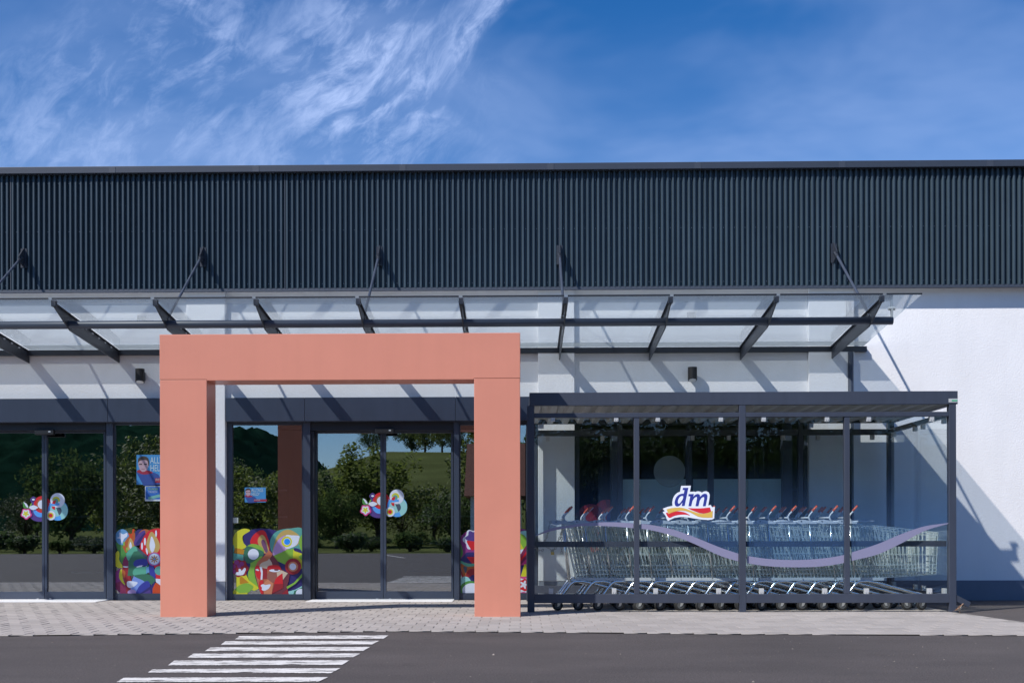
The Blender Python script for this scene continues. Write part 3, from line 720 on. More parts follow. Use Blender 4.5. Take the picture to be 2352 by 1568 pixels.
def film_mat():
    m = bpy.data.materials.new('blue_gradient_film'); m.use_nodes = True; t = m.node_tree; t.nodes.clear()
    out = t.nodes.new('ShaderNodeOutputMaterial'); c = t.nodes.new('ShaderNodeTexCoord'); s = t.nodes.new('ShaderNodeSeparateXYZ')
    t.links.new(c.outputs['Object'], s.inputs[0])
    r = t.nodes.new('ShaderNodeMapRange'); r.interpolation_type = 'SMOOTHSTEP'
    r.inputs[1].default_value = Z(1050, YS); r.inputs[2].default_value = Z(1290, YS); r.inputs[3].default_value = 0.0; r.inputs[4].default_value = 1.0
    t.links.new(s.outputs['Z'], r.inputs[0])
    mx = t.nodes.new('ShaderNodeMix'); mx.data_type = 'RGBA'; t.links.new(r.outputs[0], mx.inputs[0]); mx.inputs[6].default_value = (1, 1, 1, 1); mx.inputs[7].default_value = (0.55, 0.72, 0.90, 1)
    tr = t.nodes.new('ShaderNodeBsdfTransparent'); t.links.new(mx.outputs[2], tr.inputs[0])
    df = t.nodes.new('ShaderNodeBsdfDiffuse'); df.inputs[0].default_value = (0.10, 0.20, 0.42, 1)
    ms = t.nodes.new('ShaderNodeMixShader'); k = t.nodes.new('ShaderNodeMath'); k.operation = 'MULTIPLY'; k.inputs[1].default_value = 0.20
    t.links.new(r.outputs[0], k.inputs[0]); t.links.new(k.outputs[0], ms.inputs[0]); t.links.new(tr.outputs[0], ms.inputs[1]); t.links.new(df.outputs[0], ms.inputs[2])
    t.links.new(ms.outputs[0], out.inputs[0]); return m
M_film = film_mat()
yv = ypn - .002
for k, (pa, pb) in enumerate(((1230, 1455), (1471.5, 1696), (1716, 1938.5), (1955.5, 2178))):
    n = 40; xsn = [pa + (pb - pa) * i / n for i in range(n + 1)]
    tp = [XZ(x, interp(wave_t, x), yv) for x in xsn]; bt = [XZ(x, interp(wave_b, x), yv) for x in xsn]
    m2 = MB(); m2.add([(x, yv, z) for x, z in tp] + [(x, yv, z) for x, z in bt], [(i, i + 1, n + 2 + i, n + 1 + i) for i in range(n)]); sub(m2, 'wave_stripe', M_wave, panes[k])
    up = [XZ(x, 962, yv) for x in xsn]
    m2 = MB(); m2.add([(x, yv - .0006, z) for x, z in up] + [(x, yv - .0006, z) for x, z in tp], [(i, i + 1, n + 2 + i, n + 1 + i) for i in range(n)]); sub(m2, 'blue_film', M_film, panes[k])

# ---- flat prints: layered outlines in one thin mesh
PRINT = {}
def pc(name, rgb):                                     # colours as they read in the print (sRGB 0-255)
    if name in PRINT: return PRINT[name]
    lin = []
    for c in rgb:
        c /= 255.0; lin.append((c / 12.92 if c <= .04045 else ((c + .055) / 1.055) ** 2.4))
    PRINT[name] = mat('print_' + name, tuple(lin), 0.5); return PRINT[name]
def smooth_poly(pts, k=5):
    out = []; n = len(pts)
    for i in range(n):
        p0, p1, p2, p3 = pts[i-1], pts[i], pts[(i+1) % n], pts[(i+2) % n]
        for j in range(k):
            t = j / k
            out.append(tuple(.5 * ((2*p1[a]) + (-p0[a]+p2[a])*t + (2*p0[a]-5*p1[a]+4*p2[a]-p3[a])*t*t + (-p0[a]+3*p1[a]-3*p2[a]+p3[a])*t**3) for a in (0, 1)))
    return out
def ell(cx, cy, rx, ry=None, rot=0, n=32, a0=0, a1=360):
    ry = ry or rx; r = R(rot); o = []
    m = n if a1 - a0 >= 360 else n + 1
    for i in range(m):
        g = R(a0 + (a1 - a0) * i / n); x, y = rx*math.cos(g), ry*math.sin(g)
        o.append((cx + x*math.cos(r) - y*math.sin(r), cy + x*math.sin(r) + y*math.cos(r)))
    return o
def flower(cx, cy, r, amp=.18, n=5, ph=0):
    return [(cx + r*(1 + amp*math.cos(n*R(a) + ph))*math.cos(R(a)), cy + r*(1 + amp*math.cos(n*R(a) + ph))*math.sin(R(a))) for a in range(0, 360, 6)]
import mathutils
def clip(poly, x0, x1, y0, y1):
    def cut(ps, f, g):
        o = []
        for i in range(len(ps)):
            a, b = ps[i-1], ps[i]
            if f(b):
                if not f(a): o.append(g(a, b))
                o.append(b)
            elif f(a): o.append(g(a, b))
        return o
    def gx(X0): return lambda a, b: (X0, a[1] + (b[1]-a[1])*(X0-a[0])/(b[0]-a[0]))
    def gy(Y0): return lambda a, b: (a[0] + (b[0]-a[0])*(Y0-a[1])/(b[1]-a[1]), Y0)
    for f, g in ((lambda p: p[0] >= x0, gx(x0)), (lambda p: p[0] <= x1, gx(x1)), (lambda p: p[1] >= y0, gy(y0)), (lambda p: p[1] <= y1, gy(y1))):
        if not poly: return poly
        poly = cut(poly, f, g)
    return poly
def decal(name, shapes, to_px, Y, box=None, step=.00025):
    """shapes: (colour name, rgb, outline); to_px turns crop units into photo units"""
    mb = MB(); mats = []; y = Y
    for nm, rgb, pts in shapes:
        if box: pts = clip(pts, *box)
        if len(pts) < 3: continue
        m = pc(nm, rgb)
        if m not in mats: mats.append(m)
        mb.mi = mats.index(m); y -= step
        q = [XZ(*to_px(*p), Y) for p in pts]
        tris = mathutils.geometry.tessellate_polygon([[Vector((a, b, 0)) for a, b in q]])
        mb.add([(a, y, b) for a, b in q], [tuple(t) for t in tris])
    mb_obj = mb.build(name, mats if len(mats) > 1 else mats[0]); return mb_obj
K = 2352.0 / 3840.0
def crop_map(x0, y0, s): return lambda x, y: ((x0 + x / s) * K, (y0 + y / s) * K)

WHT, BLU, YEL, RED = ('logo_white', (226, 231, 242)), ('logo_blue', (38, 50, 140)), ('logo_yellow', (214, 176, 82)), ('logo_red', (206, 36, 50))
logo = [
 (*WHT, [(820,265),(1140,262),(1105,460),(1275,455),(1285,470),(1330,450),(1370,442),(1450,455),(1495,490),(1560,450),(1640,440),(1720,480),(1755,560),(1745,680),(1705,905),(1790,890),(1830,965),(1920,950),(1900,1330),(1830,1365),(1700,1380),(1500,1365),(1250,1330),(1000,1285),(800,1280),(600,1310),(390,1410),(310,1240),(218,1125),(290,1090),(218,1010),(380,950),(540,920),(530,800),(560,660),(620,560),(700,490),(785,460)]),
 (*BLU, smooth_poly([(905,525),(830,525),(740,560),(660,640),(615,760),(610,850),(640,920),(700,942),(770,915),(830,850),(890,760),(930,600)])),
 (*BLU, [(880,330),(1057,328),(935,925),(838,925),(858,830),(905,520),(930,402),(868,402)]),
 (*WHT, smooth_poly([(885,605),(830,600),(770,640),(725,720),(715,800),(740,850),(790,820),(850,740),(880,680)])),
 (*BLU, [(1065,535),(1235,530),(1215,630),(1250,585),(1290,550),(1360,525),(1420,545),(1440,590),(1435,630),(1500,560),(1540,535),(1590,520),(1650,530),(1680,590),(1672,680),(1620,930),(1528,930),(1575,690),(1572,640),(1545,625),(1480,665),(1425,750),(1385,930),(1290,930),(1335,690),(1338,640),(1315,620),(1250,660),(1190,750),(1150,930),(1060,930),(1118,610),(1055,600)]),
 (*RED, smooth_poly([(325,1160),(380,1140),(405,1180),(520,1135),(640,1100),(800,1105),(960,1140),(1110,1230),(960,1205),(780,1210),(600,1245),(425,1310)], 4)),
 (*RED, [(1035,985),(1200,1000),(1450,1000),(1600,988),(1760,970),(1800,1095),(1700,1145),(1560,1168),(1430,1155),(1300,1110),(1150,1050)]),
 (*YEL, [(340,1035),(480,995),(640,978),(780,975),(900,990),(1030,1030),(1180,1090),(1330,1140),(1480,1175),(1600,1170),(1740,1135),(1850,1075),(1845,1300),(1700,1305),(1520,1300),(1370,1270),(1240,1200),(1110,1130),(960,1085),(820,1072),(700,1085),(560,1120),(405,1180)]),
]
o = decal('logo_sticker', logo, crop_map(2460, 1790, 8.711), YS + .031)
tag(o, 'white dm logo sticker with red and yellow ribbon on the shelter glass', 'sticker')

C = {'red': (206, 28, 38), 'dred': (150, 30, 40), 'rust': (176, 92, 40), 'white': (216, 222, 236), 'sky': (84, 160, 232), 'aqua': (148, 204, 202), 'violet': (82, 58, 132), 'indigo': (44, 36, 104),
     'pink': (206, 60, 132), 'yellow': (206, 204, 44), 'lime': (130, 178, 60), 'green': (76, 140, 62), 'dgreen': (52, 110, 84), 'slate': (70, 84, 98), 'teal': (88, 160, 150), 'tan': (190, 160, 92), 'mauve': (110, 70, 104), 'lilac': (184, 150, 200),
     'azure': (24, 140, 240), 'clay': (184, 104, 72), 'skin': (200, 128, 92), 'brown': (150, 92, 78), 'sand': (200, 182, 160), 'wine': (112, 48, 60), 'maroon': (128, 34, 78), 'plum': (140, 50, 124), 'ochre': (186, 128, 20), 'steel': (96, 150, 196), 'cobalt': (50, 56, 150), 'periw': (120, 146, 214), 'mint': (88, 168, 140), 'orange': (200, 70, 20)}
def sh(c, pts): return (c, C[c], pts)
cluster = [
 sh('violet', ell(860, 1020, 390, 300, 0)), sh('violet', flower(640, 520, 115, .06, 4)), sh('violet', [(560,600),(700,600),(700,900),(560,900)]),
 sh('sky', ell(890, 880, 260, 280)), sh('red', ell(960, 690, 310, 310)), sh('rust', ell(960, 690, 215, 215)), sh('white', ell(960, 690, 160, 160)),
 sh('indigo', flower(640, 515, 78, .08, 4)), sh('white', ell(640, 510, 55, 35)),
 sh('sky', ell(1540, 900, 370, 380)), sh('aqua', ell(1560, 920, 350, 350, 0, 32, -80, 70) + [(1560, 920)]), sh('aqua', ell(1480, 900, 220, 240)), sh('slate', ell(1500, 930, 180, 175)), sh('aqua', [(1330,760),(1470,800),(1590,1100),(1450,1130),(1280,950)]),
 sh('white', ell(1530, 540, 265, 270)), sh('yellow', ell(1480, 540, 140, 140, 0, 24, -180, 20)), sh('teal', ell(1470, 570, 90, 100)),
 sh('sky', [(1200,630),(1300,660),(1480,640),(1600,640),(1610,720),(1440,740),(1300,730)]), sh('red', [(1330,660),(1360,570),(1480,525),(1440,680)]), sh('red', [(1310,760),(1440,765),(1440,895),(1350,850)]), sh('white', [(1440,750),(1590,720),(1600,790),(1470,800)]),
 sh('white', ell(1285, 1095, 175, 175)), sh('yellow', ell(1280, 1095, 112, 112)), sh('red', ell(1280, 1095, 72, 72)),
 sh('green', smooth_poly([(285,600),(262,700),(300,820),(460,840),(420,740)])), sh('white', smooth_poly([(290,600),(400,670),(460,790),(400,790),(340,700)])), sh('lime', [(560,640),(605,650),(500,830),(465,830)]), sh('white', smooth_poly([(490,800),(560,740),(680,722),(820,800),(720,870),(640,895),(560,870)])),
 sh('pink', flower(390, 1030, 195, .10, 5, math.pi/2 * 3)), sh('white', flower(380, 1030, 145, .13, 5, math.pi/2 * 3)), sh('yellow', flower(375, 1030, 90, .34, 5, math.pi/2 * 3))]
o = decal('flower_sticker', cluster, crop_map(60, 1820, 9.8), YLF + .026); tag(o, 'cluster of bright flower and circle stickers across the left doors', 'sticker', 'flower stickers on the doors')
o = decal('flower_sticker', cluster, crop_map(1332, 1806.5, 9.8), YLF + .026); tag(o, 'cluster of bright flower and circle stickers on the doors inside the portal', 'sticker', 'flower stickers on the doors')

mural1 = [
 sh('indigo', smooth_poly([(380,300),(420,190),(600,115),(800,110),(950,130),(1050,190),(1040,500),(1050,700),(1200,800),(1540,980),(1540,1220),(1240,1330),(700,1200),(480,1060),(400,760)])),
 sh('indigo', [(1250,480),(1540,490),(1540,1230),(1240,1340),(1100,700)]),
 sh('yellow', smooth_poly([(510,150),(430,110),(330,125),(220,200),(175,330),(180,480),(300,520),(440,470),(380,380),(370,250)])), sh('ochre', [(215,485),(410,520),(380,615),(200,585)]),
 sh('teal', [(135,400),(190,430),(210,510),(190,580),(135,605)]), sh('teal', [(165,585),(380,625),(375,740),(170,720)]), sh('yellow', [(140,610),(160,610),(160,720),(140,720)]),
 sh('red', smooth_poly([(530,410),(525,320),(600,210),(720,140),(800,160),(850,260),(890,400),(890,520),(780,600),(700,430)])), sh('tan', smooth_poly([(670,400),(665,320),(720,240),(770,240),(820,310),(880,520),(830,590),(740,560)])), sh('mauve', smooth_poly([(735,400),(745,330),(790,335),(830,420),(860,540),(815,575)])),
 sh('teal', smooth_poly([(960,580),(905,480),(905,350),(960,230),(1080,140),(1300,105),(1540,120),(1540,500),(1380,490),(1100,620)])), sh('tan', smooth_poly([(955,560),(1010,330),(1090,200),(1220,130),(1340,150),(1480,260),(1450,420),(1280,500),(990,635)])),
 sh('lilac', smooth_poly([(955,600),(1000,440),(1090,300),(1220,240),(1320,300),(1290,470),(1000,630)])), sh('white', smooth_poly([(1210,250),(1330,240),(1470,250),(1475,300),(1430,420),(1300,490),(1200,480)])), sh('yellow', ell(1230, 365, 105)), sh('white', ell(1236, 365, 68)), sh('azure', ell(1238, 365, 60)),
 sh('lime', smooth_poly([(1540,240),(1490,290),(1470,380),(1490,480),(1540,550)])),
 sh('lime', [(970,640),(1250,520),(1360,500),(1380,560),(1540,610),(1540,890),(1500,900),(1400,820),(1200,810),(1040,740)]), sh('yellow', [(1360,500),(1380,545),(1540,600),(1460,660),(1540,740),(1540,890),(1450,840),(1350,700)]),
 sh('lime', smooth_poly([(390,600),(420,490),(520,415),(650,420),(760,500),(780,600),(740,680),(660,780),(600,900),(610,1040),(640,1150),(670,1280),(560,1320),(500,1130),(470,1000),(520,800),(430,740)])), sh('dgreen', smooth_poly([(390,600),(430,470),(520,460),(640,500),(770,560),(770,640),(700,660),(600,740),(480,790),(410,720)])), sh('white', ell(577, 610, 107)),
 sh('yellow', [(165,730),(420,980),(500,1130),(670,1250),(680,1280),(600,1325),(540,1300),(300,1340),(240,1240),(240,1000)]), sh('ochre', [(310,1060),(350,1045),(490,1165),(310,1200)]), sh('lime', smooth_poly([(135,1415),(190,1320),(300,1220),(450,1175),(570,1230),(560,1290),(460,1370),(300,1415)])), sh('yellow', [(135,1415),(210,1300),(300,1370),(460,1360),(470,1415)]),
 sh('dred', flower(310, 885, 165, .08, 7)), sh('plum', ell(250, 770, 48)), sh('plum', ell(350, 800, 45)), sh('plum', ell(190, 850, 45)), sh('plum', ell(190, 945, 42)), sh('plum', ell(300, 840, 40)),
 sh('white', smooth_poly([(235,1015),(240,965),(290,955),(290,900),(330,900),(350,935),(400,875),(430,890),(420,940),(370,1015)], 3)),
 sh('wine', [(900,530),(950,610),(1050,740),(1130,900),(1290,1000),(1270,1140),(1230,1250),(1280,1415),(800,1418),(740,1380),(680,1240)]),
 sh('clay', [(890,530),(950,600),(940,640),(900,700),(960,820),(1130,920),(1000,1180),(940,1390),(790,1415),(730,1390),(690,1290),(650,1140),(615,1000),(615,860),(660,760),(790,640)]),
 sh('sand', smooth_poly([(705,850),(740,780),(860,730),(890,700),(950,815),(860,890)], 3)),
 sh('red', smooth_poly([(615,900),(625,850),(680,835),(720,900),(760,940),(760,1060),(720,1110),(640,1050)], 3)), sh('red', smooth_poly([(850,900),(870,840),(980,820),(1080,840),(1120,910),(1000,900),(900,930)], 3)), sh('white', [(700,855),(745,860),(765,960),(755,1105),(720,1105),(730,980)]), sh('dred', [(760,880),(850,900),(850,1090),(765,1100)]),
 sh('brown', ell(950, 1050, 105, 120)), sh('white', smooth_poly([(885,930),(940,905),(1040,910),(1110,925),(1040,955),(950,955)], 3)), sh('wine', ell(1030, 915, 45, 18)), sh('white', [(615,910),(660,895),(700,930),(660,935)]), sh('sand', [(1035,965),(1130,925),(1255,980),(1160,1110),(1150,980),(1050,1060)]),
 sh('red', [(1150,980),(1160,1190),(980,1190),(1010,1100),(1060,1040)]), sh('dred', [(990,1190),(1160,1190),(1165,1270),(940,1385)]),
 sh('red', [(700,1130),(775,1110),(775,1400),(720,1370),(680,1230)]), sh('skin', [(780,1180),(860,1100),(970,1180),(940,1390),(785,1415)]), sh('white', smooth_poly([(725,1220),(770,1195),(820,1210),(915,1200),(880,1280),(790,1325),(745,1300),(750,1265)], 4)),
 sh('dred', ell(1357, 850, 158)), sh('skin', ell(1357, 852, 98)), sh('white', ell(1353, 853, 66)),
 sh('lime', [(1540,980),(1540,1050),(1400,1190),(1245,1290),(1230,1245),(1380,1160)]), sh('aqua', [(1260,1340),(1400,1300),(1530,1230),(1535,1418),(1280,1418)]), sh('dgreen', [(1380,1330),(1535,1255),(1535,1418),(1360,1418)]), sh('white', ell(1510, 1380, 100, 95)),
 sh('dred', [(1100,1415),(1250,1290),(1280,1415)])]
o = decal('window_mural', mural1, crop_map(840, 1960, 5.226), YG + .026, box=(134, 1542, 80, 1418)); tag(o, 'colourful collage print with a red face on the window inside the portal', 'mural', 'collage prints on the windows')
mural0 = [
 sh('dgreen', smooth_poly([(190,380),(420,420),(420,560),(320,800),(230,760),(260,620),(200,500)])), sh('green', smooth_poly([(190,390),(300,420),(390,570),(320,790),(260,700),(230,560)])),
 sh('steel', ell(305, 275, 135, 155)), sh('white', smooth_poly([(195,290),(250,265),(250,180),(320,220),(400,190),(400,260),(340,310),(300,400),(270,310)], 3)),
 sh('rust', smooth_poly([(320,440),(400,300),(520,180),(560,230),(560,440),(400,580),(340,520)])), sh('orange', smooth_poly([(420,200),(460,300),(430,470),(420,540),(540,430),(500,260),(550,140),(510,120),(490,210)], 4)), sh('lime', ell(340, 405, 15, 45)), sh('lime', ell(397, 515, 15, 45)), sh('tan', smooth_poly([(465,290),(535,440),(430,570),(415,440)])), sh('white', smooth_poly([(467,365),(495,450),(470,510),(443,450)])),
 sh('indigo', [(560,180),(600,130),(700,120),(700,420),(560,450)]), sh('rust', ell(760, 290, 150, 170)),
 sh('violet', smooth_poly([(535,380),(600,240),(740,140),(755,260),(680,380),(570,440)])), sh('indigo', smooth_poly([(570,430),(620,330),(745,190),(760,280),(690,370)])),
 sh('red', smooth_poly([(650,480),(690,340),(780,200),(900,120),(1080,120),(1250,300),(1250,560),(1000,640),(810,640),(690,540)])), sh('tan', smooth_poly([(885,170),(1020,350),(1040,500),(960,600),(850,600),(780,470),(800,320)])), sh('white', smooth_poly([(885,260),(950,420),(930,530),(890,580),(850,500),(845,400)])), sh('white', ell(752, 360, 20, 75)), sh('white', ell(695, 450, 18, 72)), sh('white', ell(790, 550, 18, 65, -12)), sh('white', ell(970, 205, 18, 65)), sh('tan', ell(1180, 380, 60, 140)),
 sh('yellow', smooth_poly([(220,545),(150,640),(135,760),(200,860),(300,890),(310,830),(250,720),(255,600)])),
 sh('plum', smooth_poly([(300,880),(220,920),(150,1020),(135,1160),(220,1330),(380,1415),(400,1000)])), sh('maroon', [(150,1190),(260,1140),(400,1150),(400,1415),(330,1400),(220,1320)]),
 sh('dred', smooth_poly([(375,650),(320,760),(320,900),(300,1000),(380,1200),(400,1415),(560,1415),(480,1100),(430,760)])), sh('maroon', smooth_poly([(375,650),(320,760),(330,830),(430,850),(425,750)])),
 sh('yellow', smooth_poly([(300,890),(250,980),(260,1100),(365,1215),(320,1080)])), sh('rust', smooth_poly([(310,910),(370,960),(350,1080),(310,1020)])),
 sh('dgreen', [(550,450),(420,540),(385,640),(430,760),(430,900),(410,1035),(800,1010),(830,850),(800,680),(600,520)]), sh('mint', smooth_poly([(555,450),(440,530),(385,620),(430,735),(490,640),(540,560),(610,540)])),
 sh('slate', [(570,440),(800,640),(830,850),(780,700),(620,540)]), sh('cobalt', smooth_poly([(530,780),(600,715),(780,710),(790,830),(570,850)])), sh('white', smooth_poly([(580,860),(690,825),(790,850),(700,880)], 3)), sh('indigo', ell(735, 845, 40, 16)), sh('white', smooth_poly([(320,845),(430,850),(400,870),(350,866)], 3)),
 sh('mint', smooth_poly([(520,940),(600,870),(830,860),(830,960),(700,1010),(540,1020)])), sh('steel', [(780,870),(840,850),(840,960),(780,990)]), sh('cobalt', smooth_poly([(840,800),(920,840),(960,1000),(950,1110),(880,1060),(840,960)])),
 sh('periw', [(540,1030),(490,1150),(470,1370),(560,1415),(640,1390),(860,1250),(830,1130)]), sh('dgreen', smooth_poly([(540,1030),(800,1000),(950,1090),(930,1160),(850,1200),(700,1115)])), sh('cobalt', smooth_poly([(580,1400),(640,1240),(800,1130),(860,1240),(720,1370)])),
 sh('white', smooth_poly([(405,1150),(470,1135),(610,1160),(560,1230),(470,1270),(410,1235)])), sh('lilac', ell(500, 1355, 85, 55)), sh('indigo', [(600,1415),(860,1240),(960,1130),(920,1415)]), sh('violet', [(640,1415),(860,1300),(890,1415)]), sh('orange', [(905,1415),(905,1280),(960,1170),(1100,1170),(1100,1415)]),
 sh('red', [(930,840),(1100,800),(1100,1180),(970,1100),(960,900)]), sh('teal', ell(1040, 930, 95, 90)), sh('white', [(965,1085),(1100,1100),(1100,1250),(970,1150)]),
 sh('pink', ell(940, 705, 135, 135)), sh('steel', ell(940, 705, 118, 118)), sh('white', ell(940, 705, 105, 105)), sh('ochre', flower(940, 705, 55, .5, 8)), sh('sky', ell(940, 705, 20))]
o = decal('window_mural', mural0, crop_map(400, 1960, 5.226), YG + .026, box=(130, 1400, 80, 1418)); tag(o, 'colourful collage print with a green and blue face left of the portal', 'mural', 'collage prints on the windows')
mural2 = [
 sh('plum', smooth_poly([(160,740),(200,650),(330,600),(700,620),(1060,600),(1060,1000),(160,1000)])), sh('green', smooth_poly([(120,735),(160,750),(200,880),(180,950),(120,980)])), sh('white', ell(120, 895, 25)),
 sh('white', flower(340, 720, 130, .12, 6)), sh('violet', flower(340, 700, 95, .15, 6)), sh('red', smooth_poly([(250,740),(320,740),(400,760),(340,860),(300,840)])),
 sh('indigo', [(170,980),(250,890),(600,880),(1060,850),(1060,1200),(160,1010)]), sh('red', [(250,950),(600,950),(600,1050),(320,1040)]), sh('mint', smooth_poly([(170,1000),(260,1040),(400,1040),(600,1080),(260,1100),(170,1050)])),
 sh('rust', smooth_poly([(170,1040),(260,1080),(420,1070),(600,1120),(500,1250),(240,1260),(190,1150)])), sh('slate', smooth_poly([(205,1085),(255,1090),(235,1170)], 3)), sh('dred', smooth_poly([(165,1080),(220,1220),(300,1110),(600,1110),(600,1200),(230,1260)])),
 sh('indigo', [(250,1240),(330,1190),(700,1180),(700,1340),(330,1330)]), sh('aqua', ell(230, 1400, 105, 190)), sh('green', ell(300, 1420, 160, 150)), sh('white', ell(320, 1400, 130, 100)),
 sh('aqua', ell(1020, 740, 110, 140)), sh('lime', ell(960, 760, 100, 120)), sh('yellow', [(900,760),(960,750),(1010,840),(900,880)]), sh('white', [(900,870),(1010,845),(980,910),(900,915)]), sh('maroon', smooth_poly([(900,1050),(980,900),(1060,790),(1070,960),(980,1060)])), sh('red', smooth_poly([(900,1010),(990,950),(1060,860),(1060,900),(980,1000),(900,1060)])),
 sh('pink', [(970,1060),(1060,960),(1060,1060)]), sh('yellow', [(970,1215),(1020,1050),(1070,1050),(1070,1220)]),
 sh('pink', flower(1010, 1330, 125, .08, 6)), sh('white', flower(1010, 1330, 95, .1, 6)), sh('red', flower(1010, 1325, 78, .12, 5)), sh('white', flower(1015, 1320, 42, .4, 5))]
o = decal('window_mural', mural2, crop_map(1680, 1820, 3.563), YG + .026, box=(121, 1150, 540, 1466)); tag(o, 'colourful collage print partly behind the right leg of the portal', 'mural', 'collage prints on the windows')
mural3 = [sh('indigo', ell(560, 1010, 130, 150)), sh('red', ell(570, 840, 75, 70)), sh('dred', [(560,770),(640,790),(640,920),(600,900)]), sh('cobalt', ell(620, 890, 50, 60)), sh('dred', ell(470, 860, 80, 60)), sh('orange', ell(470, 1000, 60, 90)), sh('yellow', ell(580, 1120, 90, 55)), sh('indigo', ell(480, 1180, 90, 80)), sh('violet', ell(600, 1230, 70, 60)), sh('red', ell(500, 1080, 40, 40)), sh('aqua', ell(440, 1000, 30, 50))]
o = decal('window_mural', mural3, crop_map(1940, 1420, 1.704), YG + .026, box=(380, 640, 760, 1280)); tag(o, 'red and yellow collage print on the shop window behind the first carts', 'mural', 'collage prints on the windows')

# ---- posters
FONT = bpy.data.fonts.load('<builtin>') if False else None
def text_mesh(s, x, y, z, size, m, parent, sx=1.0):
    cu = bpy.data.curves.new('lettering', 'FONT'); cu.body = s; cu.size = size
    t = bpy.data.objects.new('lettering', cu); col.objects.link(t)
    bpy.context.view_layer.update()
    me = bpy.data.meshes.new_from_object(t.evaluated_get(bpy.context.evaluated_depsgraph_get()))
    bpy.data.objects.remove(t)
    me.materials.clear(); me.materials.append(m)
    for v in me.vertices: v.co = Vector((x + v.co.x * sx, y, z + v.co.y))
    me.name = 'lettering'
    o = bpy.data.objects.new('lettering', me); col.objects.link(o); o.parent = parent; return o
def poster_held(px0, py0, px1, py1, label, ratio=1.0):
    y = YG + .026; x0, z1 = XZ(px0, py0, y); x1, z0 = XZ(px1, py1, y)
    wd, ht = x1 - x0, z1 - z0
    b = MB(); b.box(x0, x1, y, y + .001, z0, z1); o = b.build('poster', pc('poster_blue', (62, 134, 190)))
    def q(shape, nm, rgb, k):
        b = MB(); pts = [(x0 + u * wd, z1 - v * ht) for u, v in shape]
        tris = mathutils.geometry.tessellate_polygon([[Vector((a, c, 0)) for a, c in pts]])
        b.add([(a, y - .0003 * k, c) for a, c in pts], [tuple(t) for t in tris]); return b.build(nm, pc(*rgb)) if False else sub(b, nm, pc(*rgb), o)
    s = 1.0 / ratio
    def P2(pts): return [(u * s, v) for u, v in pts]
    q(smooth_poly(P2([(0.0,.60),(.12,.56),(.50,.58),(.72,.66),(.80,.80),(.80,1.0),(.0,1.0)]), 3)[:-3], 'bust_print', ('poster_shirt', (48, 74, 142)), 1)
    q(smooth_poly(P2([(.01,.56),(.10,.50),(.36,.52),(.55,.60),(.30,.66),(.12,.63)])), 'collar_print', ('poster_red', (150, 36, 58)), 2)
    q(smooth_poly(P2([(.06,.24),(.12,.14),(.30,.13),(.40,.24),(.39,.42),(.31,.54),(.20,.57),(.12,.50),(.07,.38)])), 'face_print', ('poster_skin', (178, 150, 160)), 3)
    q(smooth_poly(P2([(.05,.27),(.07,.12),(.22,.045),(.38,.10),(.43,.28),(.40,.38),(.36,.20),(.20,.18),(.10,.21)])), 'hair_print', ('poster_hair', (66, 56, 50)), 4)
    for c in (.14, .30): q(P2([(c-.05,.30),(c+.05,.295),(c+.05,.335),(c-.05,.335)]), 'brow_print', ('poster_hair', (66, 56, 50)), 5)
    q(P2([(.15,.475),(.28,.475),(.26,.49),(.17,.49)]), 'mouth_print', ('poster_lip', (128, 84, 96)), 5)
    q(P2([(.62,.79),(1.5,.79),(1.5,.94),(.62,.94)]) if ratio > 1.1 else P2([(.62,.79),(.98,.79),(.98,.94),(.62,.94)]), 'banner_print', ('poster_red', (150, 36, 58)), 5)
    tm = pc('poster_text', (186, 206, 214))
    text_mesh('ALLTAGS', x0 + wd * .46 * s, y - .0024, z1 - ht * .29, ht * .31, tm, o, .62)
    text_mesh('HELD?', x0 + wd * .46 * s, y - .0024, z1 - ht * .55, ht * .31, tm, o, .62)
    text_mesh('JETZT BEWERBEN', x0 + wd * .64 * s, y - .0024, z0 + ht * .13, ht * .085, tm, o, .62)
    return tag(o, label, 'poster')
poster_held(313.5, 1044, 408, 1112, 'blue poster of a man lettered ALLTAGS HELD, half hidden by the portal leg', 1.38)
poster_held(562, 1119, 610.5, 1153, 'small blue ALLTAGS HELD poster on the window inside the portal', 1.42)
y = YG + .026; x0, z1 = XZ(333, 1116, y); x1, z0 = XZ(396, 1150, y)
b = MB(); b.box(x0, x1, y, y + .001, z0, z1); o = b.build('poster', pc('pale', (196, 206, 214)))
b = MB(); b.box(x0 + .008, x1 - .008, y - .0008, y - .0003, z0 + .02, z1 - .006); sub(b, 'blue_field', pc('zyl_blue', (40, 98, 176)), o)
b = MB(); b.obox((x0 + .04, y - .002, z0 + .03), (x1 - .02, y - .002, z0 + .095), .001, .034, up=(0, 0, 1)); sub(b, 'cylinder_print', pc('zyl_green', (110, 168, 160)), o)
text_mesh('ZYLINDER', x0 + .03, y - .003, z1 - .045, .034, pc('zyl_lime', (150, 190, 110)), o, .8)
text_mesh('TAUSCH', x0 + .04, y - .003, z1 - .078, .034, pc('zyl_white', (190, 200, 214)), o, .8)
tag(o, 'blue ZYLINDER TAUSCH notice below the larger poster left of the portal', 'poster')
b = MB(); x0, z1 = XZ(533, 1188, y); x1, z0 = XZ(547, 1200.5, y); b.box(x0, x1, y, y + .002, z0, z1)
tag(b.build('small_label', pc('tag', (190, 198, 190))), 'tiny pale square label at the window edge inside the portal', 'label')

